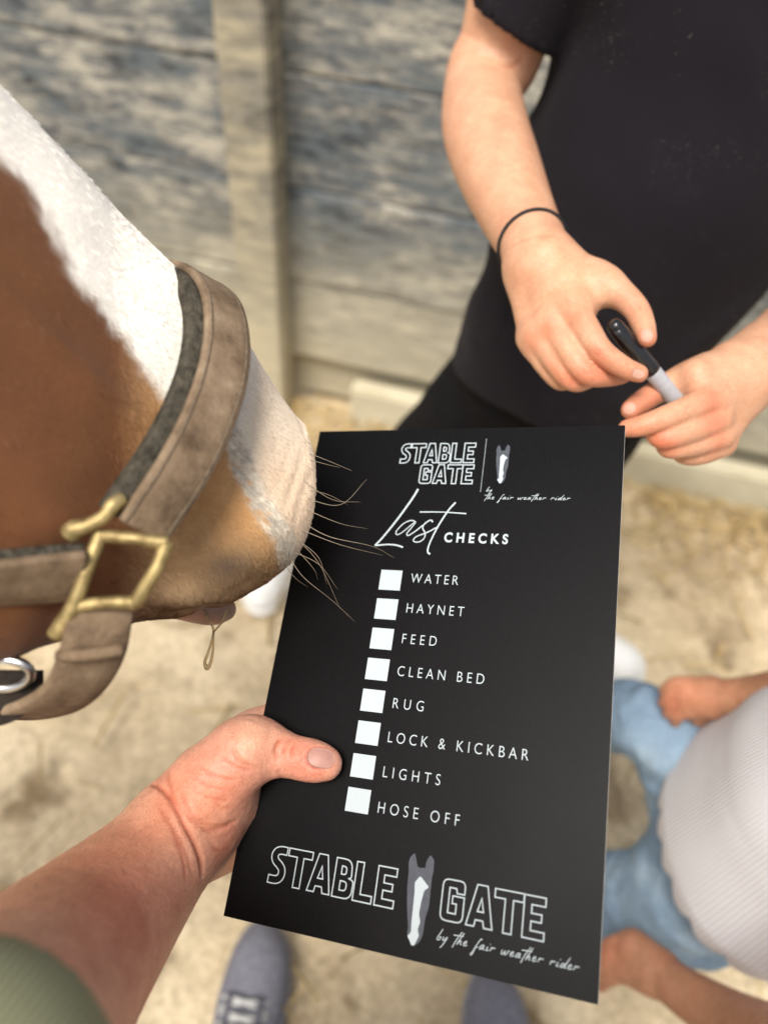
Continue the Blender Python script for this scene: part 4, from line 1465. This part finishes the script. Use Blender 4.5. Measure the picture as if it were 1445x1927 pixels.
# ---- the person in black -----------------------------------------------------
def writer():
    root = empty('person', (.15, .85, 0), 'person in black T-shirt and black leggings holding a marker pen in both hands', 'person')
    sk = skin_mat('skin_light', (.615, .37, .24), (.53, .295, .18), .12, .48)
    vn = unit(CAM - P(1080, 620, .54))
    S = Sdf()
    slim = lambda q: [(p, r * (.95, .90, .86, .86, .88)[min(i, 4)]) for i, (p, r) in enumerate(q)]
    # her right arm (left in the picture)
    sh = np.array([.085, .83, 1.40])
    elb = P(908, 168, .735)
    arm = [(sh, .050), (P(952, 60, .72), .0415), (P(922, 130, .735), .0400), (elb, .0370), (P(912, 240, .700), .0385), (P(938, 320, .658), .0355), (P(972, 400, .615), .0295), (P(1004, 466, .582), .0250), (P(1018, 500, .568), .0245)]
    S.add(chain(arm, n=9), .012)
    S.add(cap(P(1012, 495, .572), P(1050, 555, .552), .0225, .0215, (vn, .8)), .01)
    S.add(cap(P(1000, 520, .575), P(1010, 610, .562), .0190, .0150, (vn, .8)), .01)
    S.add(cap(P(1030, 500, .568), P(1086, 580, .545), .0180, .0140), .01)
    S.add(cap(P(1045, 490, .570), P(1130, 535, .548), .0150, .0125), .01)
    dd = .002
    S.finger(chain(slim([(P(1072, 572, .540), .0118), (P(1104, 622, .523), .0104), (P(1130, 660, .516), .0096), (P(1170, 690, .515), .0086), (P(1202, 703, .516), .0070)])), .0065, .004)
    S.finger(chain(slim([(P(1036, 606, .546), .0118), (P(1072, 662, .528), .0104), (P(1104, 702, .524), .0096), (P(1140, 708, .532), .0086), (P(1170, 706, .540), .0072)])), .0065, .004)
    S.finger(chain(slim([(P(1010, 624, .553), .0112), (P(1042, 676, .538), .0098), (P(1078, 716, .535), .0090), (P(1108, 712, .545), .0080), (P(1130, 705, .555), .0070)])), .0065, .004)
    S.finger(chain(slim([(P(998, 636, .560), .0100), (P(1020, 678, .549), .0088), (P(1052, 716, .547), .0080), (P(1075, 712, .557), .0072)])), .0065, .004)
    S.finger(chain(slim([(P(1122, 530, .550), .0125), (P(1160, 548, .540), .0116), (P(1195, 580, .532), .0104), (P(1210, 612, .526), .0092), (P(1217, 636, .521), .0074)])), .012, .005)
    for kx, ky, kd, kr in ((1076, 577, .5375, .0112), (1040, 606, .5420, .0110), (1013, 626, .5490, .0102), (1000, 640, .556, .0090)):
        S.add(cap(P(kx, ky, kd), P(kx + 6, ky + 8, kd), kr, kr), .008)
    # her left hand and forearm (right edge)
    elb2 = np.array([.47, .74, 1.10])
    sh2 = np.array([.44, .83, 1.40])
    S.add(chain([(sh2, .050), (elb2, .041), (P(1500, 640, .64), .036), (P(1440, 678, .595), .0300), (P(1392, 706, .572), .0260)]), .012)
    S.add(cap(P(1385, 712, .570), P(1335, 752, .552), .0240, .0190), .01)
    S.add(cap(P(1392, 738, .570), P(1352, 808, .560), .0190, .0150), .01)
    S.add(cap(P(1370, 702, .566), P(1310, 708, .548), .0165, .0130), .01)
    S.finger(chain(slim([(P(1325, 702, .562), .0125), (P(1280, 714, .562), .0115), (P(1235, 738, .556), .0102), (P(1205, 757, .546), .0094), (P(1186, 771, .540), .0078)])), .010, .005)
    S.finger(chain(slim([(P(1336, 752, .542), .0115), (P(1288, 772, .528), .0102), (P(1240, 790, .522), .0094), (P(1204, 802, .524), .0084), (P(1180, 806, .528), .0072)])), .0065, .004)
    S.finger(chain(slim([(P(1345, 792, .545), .0115), (P(1292, 812, .530), .0100), (P(1245, 824, .528), .0092), (P(1232, 806, .540), .0084), (P(1250, 792, .550), .0074)])), .0065, .004)
    S.finger(chain(slim([(P(1352, 822, .550), .0105), (P(1300, 838, .538), .0094), (P(1258, 843, .536), .0086), (P(1252, 826, .546), .0078), (P(1270, 812, .556), .0070)])), .0065, .004)
    S.finger(chain(slim([(P(1360, 838, .558), .0092), (P(1316, 856, .549), .0082), (P(1284, 856, .548), .0076), (P(1280, 842, .557), .0068)])), .0065, .004)
    V, F = S.mesh(.0018)
    V = relax(V, F, 16)
    Nn = vnormals(V, F)
    sp = []
    WC = [([(1196, 572), (1204, 580), (1208, 590)], .0006, .001), ([(1120, 652), (1128, 660), (1136, 662)], .0006, .0012), ([(1116, 660), (1124, 668), (1133, 670)], .0006, .0012), ([(1094, 696), (1104, 702), (1114, 702)], .0006, .0012), ([(1300, 760), (1290, 768), (1288, 780)], .0005, .0012), ([(1246, 778), (1240, 788), (1242, 796)], .0006, .0012), ([(1252, 816), (1246, 824), (1248, 832)], .0005, .0012), ([(1208, 592), (1202, 600)], .0004, .001), ([(1190, 566), (1200, 572), (1206, 580)], .0005, .001), ([(1060, 560), (1072, 570)], .0003, .0016), ([(930, 118), (948, 124), (966, 124), (986, 112)], .0012, .002), ([(956, 470), (985, 452), (1020, 444), (1046, 446)], .0005, .0014),
                       ([(1192, 752), (1198, 760)], .0004, .001)]
    WS = [(1077, 580, .012, (1.02, .76, .72)), (1028, 618, .010, (1.02, .78, .74)), (1002, 640, .008, (1.02, .8, .76)), (1132, 660, .009, (1.02, .82, .78)), (1108, 702, .010, (1.03, .74, .70)), (1078, 718, .009, (1.03, .76, .72)),
                       (1200, 706, .012, (1.02, .86, .82)), (1200, 585, .012, (1.02, .82, .78)), (1215, 640, .010, (1.05, .76, .72)), (1180, 775, .014, (1.04, .78, .74)), (1230, 745, .014, (1.05, .76, .72)), (1336, 745, .012, (1.03, .76, .72)), (1345, 795, .011, (1.03, .76, .72)),
                       (1355, 836, .010, (1.03, .78, .74)), (1190, 805, .016, (1.03, .80, .76)), (1240, 830, .010, (1.04, .76, .72)), (1256, 845, .010, (1.04, .76, .72)), (1140, 700, .014, (1.03, .78, .74)), (1050, 700, .012, (1.03, .80, .76)), (1060, 520, .03, (1.06, 1.04, 1.0))]
    S.prehit([q for c in WC for q in c[0]] + [(c[0], c[1]) for c in WS])
    for x, y, r, c in WS:
        h = S.hit(x, y)
        if h is not None:
            sp.append((h, r, c))
    cols = shade(V, sp)
    for px, dp, wd in WC:
        V, cols = crease(S, V, Nn, px, dp, wd, cols, (.92, .78, .74))
    Bd = Sdf()
    Bd.add([cap((.225, .80, .92), (.25, .81, 1.20), .105, .110, ((0, 1, 0), .72)), cap((.15, .83, 1.37), (.38, .83, 1.37), .07, .07)], .06)
    hip1, hip2 = np.array([.178, .80, .88]), np.array([.262, .80, .88])
    leg1 = [(hip1, .080), (np.array([.0, .92, .48]), .058), (np.array([-.21, 1.12, .12]), .040), (np.array([-.225, 1.13, .07]), .040)]
    leg2 = [(hip2, .080), (np.array([.27, .84, .46]), .058), (np.array([.40, .89, .12]), .040), (np.array([.41, .89, .07]), .040)]
    Bd.add(chain(leg1) + chain(leg2), .03)
    hc = np.array([.29, .78, 1.64])
    Bd.add(head_prims(hc, (-.1, -1, -.5), (0, -.35, 1), .098), .02)
    Bd.add(chain([(hc - np.array([0, -.03, .1]), .046), (np.array([.27, .83, 1.40]), .05)]), .03)
    V2, F2 = Bd.mesh(.008)
    mk('body', np.vstack([V, V2]), np.vstack([F, F2 + len(V)]), sk, root, cols=np.vstack([cols, np.ones((len(V2), 3))]))
    face_parts(hc, (-.1, -1, -.5), (0, -.35, 1), .098, root, (.13, .08, .045), False)
    nail('thumb_nail', S, 1217, 631, 70, .0105, .0088, NAILP, root)
    nail('finger_nail', S, 1200, 703, 18, .0085, .0065, NAILP, root)
    nail('thumb_nail', S, 1184, 768, 148, .0110, .0088, NAILP, root)
    # hair tie round the wrist
    wc, wa = P(1001, 460, .585), unit(P(1018, 500, .568) - P(972, 400, .615))
    u = unit(np.cross(wa, [0, 0, 1]))
    v_ = np.cross(wa, u)
    aa = np.linspace(0, 2 * math.pi, 64, endpoint=False)
    dr_ = np.cos(aa)[:, None] * u + np.sin(aa)[:, None] * v_
    t = np.full(64, .008)
    for _ in range(70):
        e = S.d(wc + dr_ * t[:, None])
        t = t + np.where(e < -.0002, np.maximum(-e * .8, .0003), 0)
    ring = wc + dr_ * (t + .0007)[:, None] + wa * (.004 * np.sin(aa))[:, None]
    Vv, Ff = tube(ring, .0017, 8, True)
    mk('hair_tie', Vv, Ff, plain('black_elastic', (.012, .012, .013), None, 300, .8), root)
    # T-shirt
    tee = N('black_jersey')
    v = tee.coord()
    wv = tee.noise(v, 1500, 2)
    lint = tee.ramp(tee.noise(v, 620, 2, .5), [(0.67, (0, 0, 0)), (0.73, (1, 1, 1))])
    area = tee.ramp(tee.noise(v, 14, 2), [(0.46, (0, 0, 0)), (0.60, (1, 1, 1))])
    fm = tee.mix(1.0, lint, area, 'MULTIPLY')
    c = tee.mix(fm, (.0120, .0105, .0140), (.17, .15, .115))
    tee.set(c, .92, .12, Sheen_Weight=.03)
    tee.bump(wv, .4, .0006)
    Ts = Sdf()
    Ts.add([cap((.212, .79, .85), (.252, .80, 1.12), .142, .140, ((0, 1, 0), .78)), cap((.25, .80, 1.12), (.265, .82, 1.34), .148, .145, ((0, 1, 0), .74)), cap((.12, .83, 1.365), (.41, .83, 1.365), .078, .078)], .05)
    slv = [(sh + np.array([.03, 0, .01]), .070), (P(950, 70, .722), .0560)]
    slf = chain(slv)[0]
    Ts.add(chain([(sh2, .072), (sh2 * .45 + elb2 * .55, .060)]), .03)
    sa = unit(P(957, 40, .722) - sh)
    scut = P(958, 34, .722)
    sa = unit(sa + .35 * (P(CX - 100, CY, 1) - P(CX, CY, 1)) / .069)
    inn = cap(sh, P(940, 90, .724), .0485, .0465)
    def tee_post(p, D):
        hem = .868 + .02 * np.clip((p[:, 0] - .2) / .2, -1, 1) ** 2 - (p[:, 1] - .8) * .15
        D = smax(D, hem - p[:, 2], .006)
        fold = (vnoise(p * np.array([9, 9, 5]), 51) - .5) * .022 + (vnoise(np.stack([p[:, 0] * 20 + p[:, 2] * 14, p[:, 1] * 20, p[:, 2] * 9 - p[:, 0] * 6], 1), 52) - .5) * .014
        dr = np.exp(-((p[:, 2] - .98 - (p[:, 0] - .3) * .9) / .03) ** 2) * .008 * np.clip((p[:, 0] - .22) * 8, 0, 1)
        dr2 = np.exp(-((p[:, 2] - 1.06 - (p[:, 0] - .36) * 1.2) / .02) ** 2) * .006 * np.clip((p[:, 0] - .27) * 8, 0, 1)
        sl = smax(smax(slf(p), (p - scut) @ sa, .004), -inn(p), .002)
        return smin(D + fold - dr - dr2, sl, .012)
    Ts.post.append(tee_post)
    V3, F3 = Ts.mesh(.0036)
    V3 = relax(V3, F3, 20)
    mk('tee_shirt', V3, F3, tee.m, root)
    Lg = Sdf()
    Lg.add([cap((.218, .80, .90), (.222, .80, .98), .116, .112, ((0, 1, 0), .78))], .05)
    for lg in (leg1, leg2):
        Lg.add(chain([(p, r + (.010 if i == 0 else .005)) for i, (p, r) in enumerate(lg[:3])]), .05)
    Lg.post.append(lambda p, D: D + (vnoise(p * 18, 53) - .5) * .006)
    V3, F3 = Lg.mesh(.006)
    mk('leggings', V3, F3, plain('black_leggings', (.008, .008, .0095), (.005, .005, .006), 60, .85, 400, .3, .001, .1), root)
    shoe(root, (-.225, 1.185, 0), (-.12, -1, 0), 'white', .25)
    shoe(root, (.345, .945, 0), (1, -.34, 0), 'white', .245)

# ---- marker pen ----------------------------------------------------------------
def marker():
    a, b = P(1150, 606, .518), P(1290, 776, .556)
    L = np.linalg.norm(b - a)
    ax = unit(b - a)
    root = empty('marker_pen', b, 'grey marker pen with black cap held between two hands', 'pen')
    blk = plain('black_plastic', (.012, .012, .013), None, 60, .18, spec=.6)
    gry = plain('pale_grey_barrel', (.43, .44, .46), (.36, .37, .39), 260, .38)
    cl = .049
    V, F = lathe(a, b, [(0, .0030), (.0015, .0048), (.005, .0056), (.012, .0060), (cl - .012, .0064), (cl - .002, .0066), (cl, .0064)], 28)
    cp = mk('cap', V, F, blk, root)
    V, F = lathe(a, b, [(cl + .0004, .0058), (cl + .002, .0060), (cl + .045, .0060), (cl + .062, .0056), (cl + .066, .0040)], 28)
    mk('barrel', V, F, gry, root)
    n = unit(CAM - a)
    n = unit(n - ax * (n @ ax))
    s = np.cross(ax, n)
    q = [a + ax * t + n * h + s * .0012 for t, h in ((.004, .0054), (.006, .0078), (.012, .0088), (.024, .0088), (.036, .0082), (.039, .0068))]
    V, F = ribbon(catmull(q, 4), [n] * 21, .0042, .0014)
    mk('clip', V, F, blk, cp)

# ---- the child -------------------------------------------------------------------
def child():
    root = empty('child', (.36, .36, 0), 'child in white ribbed top and blue jeans standing below the sign board', 'person')
    sk = skin_mat('skin_tanned', (.46, .245, .15), (.36, .18, .105), .1)
    S = Sdf()
    vx, vy = P(CX + 100, CY, 1) - P(CX, CY, 1), P(CX, CY + 100, 1) - P(CX, CY, 1)
    # upper hand and forearm
    S.add(chain([(P(1640, 1270, .70), .032), (P(1545, 1300, .78), .032), (P(1440, 1312, .86), .027), (P(1372, 1312, .895), .0215), (P(1340, 1312, .91), .0205)]), .01)
    S.add(cap(P(1335, 1308, .915), P(1295, 1305, .925), .0225, .0200), .01)
    S.add(cap(P(1335, 1322, .915), P(1300, 1328, .925), .0190, .0170), .01)
    for x0, y0, x1, y1, x2, y2 in ((1300, 1286, 1268, 1286, 1250, 1300), (1296, 1303, 1262, 1307, 1248, 1322), (1298, 1320, 1266, 1327, 1256, 1342), (1304, 1336, 1276, 1345, 1270, 1358)):
        S.finger(chain([(P(x0, y0, .922), .0092), (P(x1, y1, .928), .0080), (P(x2, y2, .940), .0070)]), .003)
    S.finger(chain([(P(1330, 1335, .925), .012), (P(1312, 1352, .935), .0095), (P(1345, 1356, .945), .0075)]), .006)
    # lower hand and forearm
    S.add(chain([(P(1620, 1990, .60), .034), (P(1500, 1980, .68), .034), (P(1380, 1925, .78), .030), (P(1275, 1858, .85), .0245), (P(1238, 1828, .875), .0230)]), .01)
    S.add(cap(P(1236, 1825, .878), P(1192, 1785, .90), .0240, .0210), .01)
    S.add(cap(P(1222, 1838, .878), P(1176, 1822, .90), .0200, .0170), .01)
    for x0, y0, x1, y1, x2, y2 in ((1192, 1776, 1158, 1772, 1134, 1784), (1182, 1795, 1146, 1797, 1122, 1810), (1174, 1814, 1140, 1822, 1118, 1834), (1172, 1832, 1144, 1844, 1130, 1856)):
        S.finger(chain([(P(x0, y0, .90), .0100), (P(x1, y1, .908), .0085), (P(x2, y2, .922), .0072)]), .003)
    S.finger(chain([(P(1214, 1790, .89), .013), (P(1192, 1770, .905), .0105), (P(1168, 1768, .915), .0085)]), .006)
    V, F = S.mesh(.0025)
    hc = P(1850, 1170, .52)
    hemc = P(1310, 1640, .87)
    upv = np.array([0.02, 0.0, 1.0])
    tc = np.array([.43, .33, .72])
    fdir = unit([-.9, .15, 0])
    pel = np.array([.492, .33, .60])
    nk = pel + np.array([.02, 0, .42])
    Bd = Sdf()
    Bd.add([cap(pel, pel + np.array([.01, 0, .34]), .095, .09, (fdir, .8))], .03)
    shL, shR = nk + np.array([.0, .12, -.03]), nk + np.array([.0, -.12, -.03])
    Bd.add(chain([(shL, .04), (P(1640, 1270, .70), .034)]) + chain([(shR, .04), (P(1620, 1990, .60), .036)]), .02)
    Bd.add(chain([(shL, .045), (shR, .045)]), .03)
    hd = nk + np.array([-.02, 0, .16])
    Bd.add(head_prims(hd, fdir, (0, 0, 1), .085), .02)
    h1, k1, a1 = P(1350, 1480, .985), P(1180, 1348, 1.04), P(1075, 1330, 1.42)
    h2, k2, a2 = P(1300, 1690, .985), P(1150, 1690, 1.10), P(1040, 1640, 1.34)
    a1[2] = a2[2] = .09
    lg = ([(h1, .060), (k1, .038), (a1, .032)], [(h2, .066), (k2, .050), (a2, .034)])
    for q in lg:
        Bd.add(chain(q), .03)
    V2, F2 = Bd.mesh(.008)
    mk('body', np.vstack([V, V2]), np.vstack([F, F2 + len(V)]), sk, root, cols=np.vstack([shade(V, [(P(1262, 1305, .91), .018, (1.02, .86, .84)), (P(1262, 1335, .92), .016, (1.0, .80, .78)), (P(1140, 1800, .89), .02, (1.06, .80, .78)), (P(1300, 1300, .90), .02, (1.1, .95, .9))]), np.ones((len(V2), 3))]))
    face_parts(hd, fdir, (0, 0, 1), .085, root, (.20, .12, .06))
    # jeans
    dn = N('washed_denim')
    v = dn.coord()
    dn.set(dn.mix(dn.noise(v, 900, 2), dn.ramp(dn.noise(v, 13, 4, .6), [(0.3, (.045, .09, .165)), (0.5, (.11, .19, .29)), (0.68, (.34, .44, .52))]), (.30, .40, .50)), .85, .2)
    dn.t.nodes['Mix'].inputs['Factor'].default_value = .2
    dn.bump(dn.noise(v, 600, 3), .5, .0015)
    J = Sdf()
    J.add([cap(pel + np.array([0, 0, -.03]), pel + np.array([0, 0, .03]), .108, .104, (fdir, .85))], .04)
    J.add(chain([(P(1330, 1470, .985), .058), (P(1296, 1570, .985), .052), (P(1300, 1690, .985), .060)]), .03)
    for q in lg:
        J.add(chain([(p, r + (.012, .012, .016)[i]) for i, (p, r) in enumerate(q)]), .035)
    J.post.append(lambda p, D: D + np.abs(vnoise(p * np.array([26, 26, 40]), 61) - .5) * .013 - .002 + np.abs(vnoise(p * np.array([60, 60, 80]), 62) - .5) * .006)
    V3, F3 = J.mesh(.004)
    mk('jeans', V3, F3, dn.m, root)
    mb = plain('jeans_rivet_metal', (.16, .17, .18), None, 80, .4, Metallic=.8)
    q = J.hit(1383, 1380)
    if q is not None:
        n = J.grad(q[None])[0]
        Vv, Ff = lathe(q - n * .001, q + n * .003, [(0, .011), (.002, .011), (.0032, .008), (.0035, .003)], 20)
        mk('button', Vv, Ff, mb, root)
    # ribbed top with a scalloped hem
    rb = N('white_rib_knit')
    a = rb.n('ShaderNodeAttribute', attribute_name='rib')
    sn = rb.n('ShaderNodeMath', operation='SINE')
    rb.l(a.outputs['Fac'], sn.inputs[0])
    mr = rb.n('ShaderNodeMapRange')
    mr.inputs['From Min'].default_value, mr.inputs['From Max'].default_value = -1, 1
    rb.l(sn.outputs[0], mr.inputs['Value'])
    rb.set(rb.mix(mr.outputs[0], (.62, .615, .65), (.83, .825, .86)), .9, .2)
    rb.bump(mr.outputs[0], .7, .0016)
    ax = unit(P(1620, 1400, .66) - P(1300, 1640, .86))
    bc = P(1420, 1615, .80)
    T = Sdf()
    T.add([cap(pel + np.array([-.012, -.005, .0]), pel + np.array([-.008, 0, .13]), .152, .130, (fdir, .80)), cap(pel + np.array([0, 0, .13]), pel + np.array([.015, 0, .36]), .112, .10, (fdir, .85)), cap(shL, shR, .055, .055)], .04)
    def hemf(p, D):
        q = p - pel
        ang = np.arctan2(q[:, 0], q[:, 1])
        hem = -.012 - .022 * np.abs(np.sin(ang * 11))
        return smax(D, hem - q[:, 2], .003)
    T.post.append(hemf)
    T.post.append(lambda p, D: D + (vnoise(p * 14, 63) - .5) * .008)
    V3, F3 = T.mesh(.003)
    q = V3 - pel
    ang = np.arctan2(q[:, 0], q[:, 1])
    mk('ribbed_top', V3, F3, rb.m, root, attrs={'rib': ang * 170})
    # shoes
    shoe(root, (k1 * .2 + a1 * .8) * np.array([1, 1, 0]), (-.3, .5, 0), 'white', .19)
    shoe(root, (k2 * .2 + a2 * .8) * np.array([1, 1, 0]), (-.6, .1, 0), 'white', .19)

holder()
writer()
marker()
child()
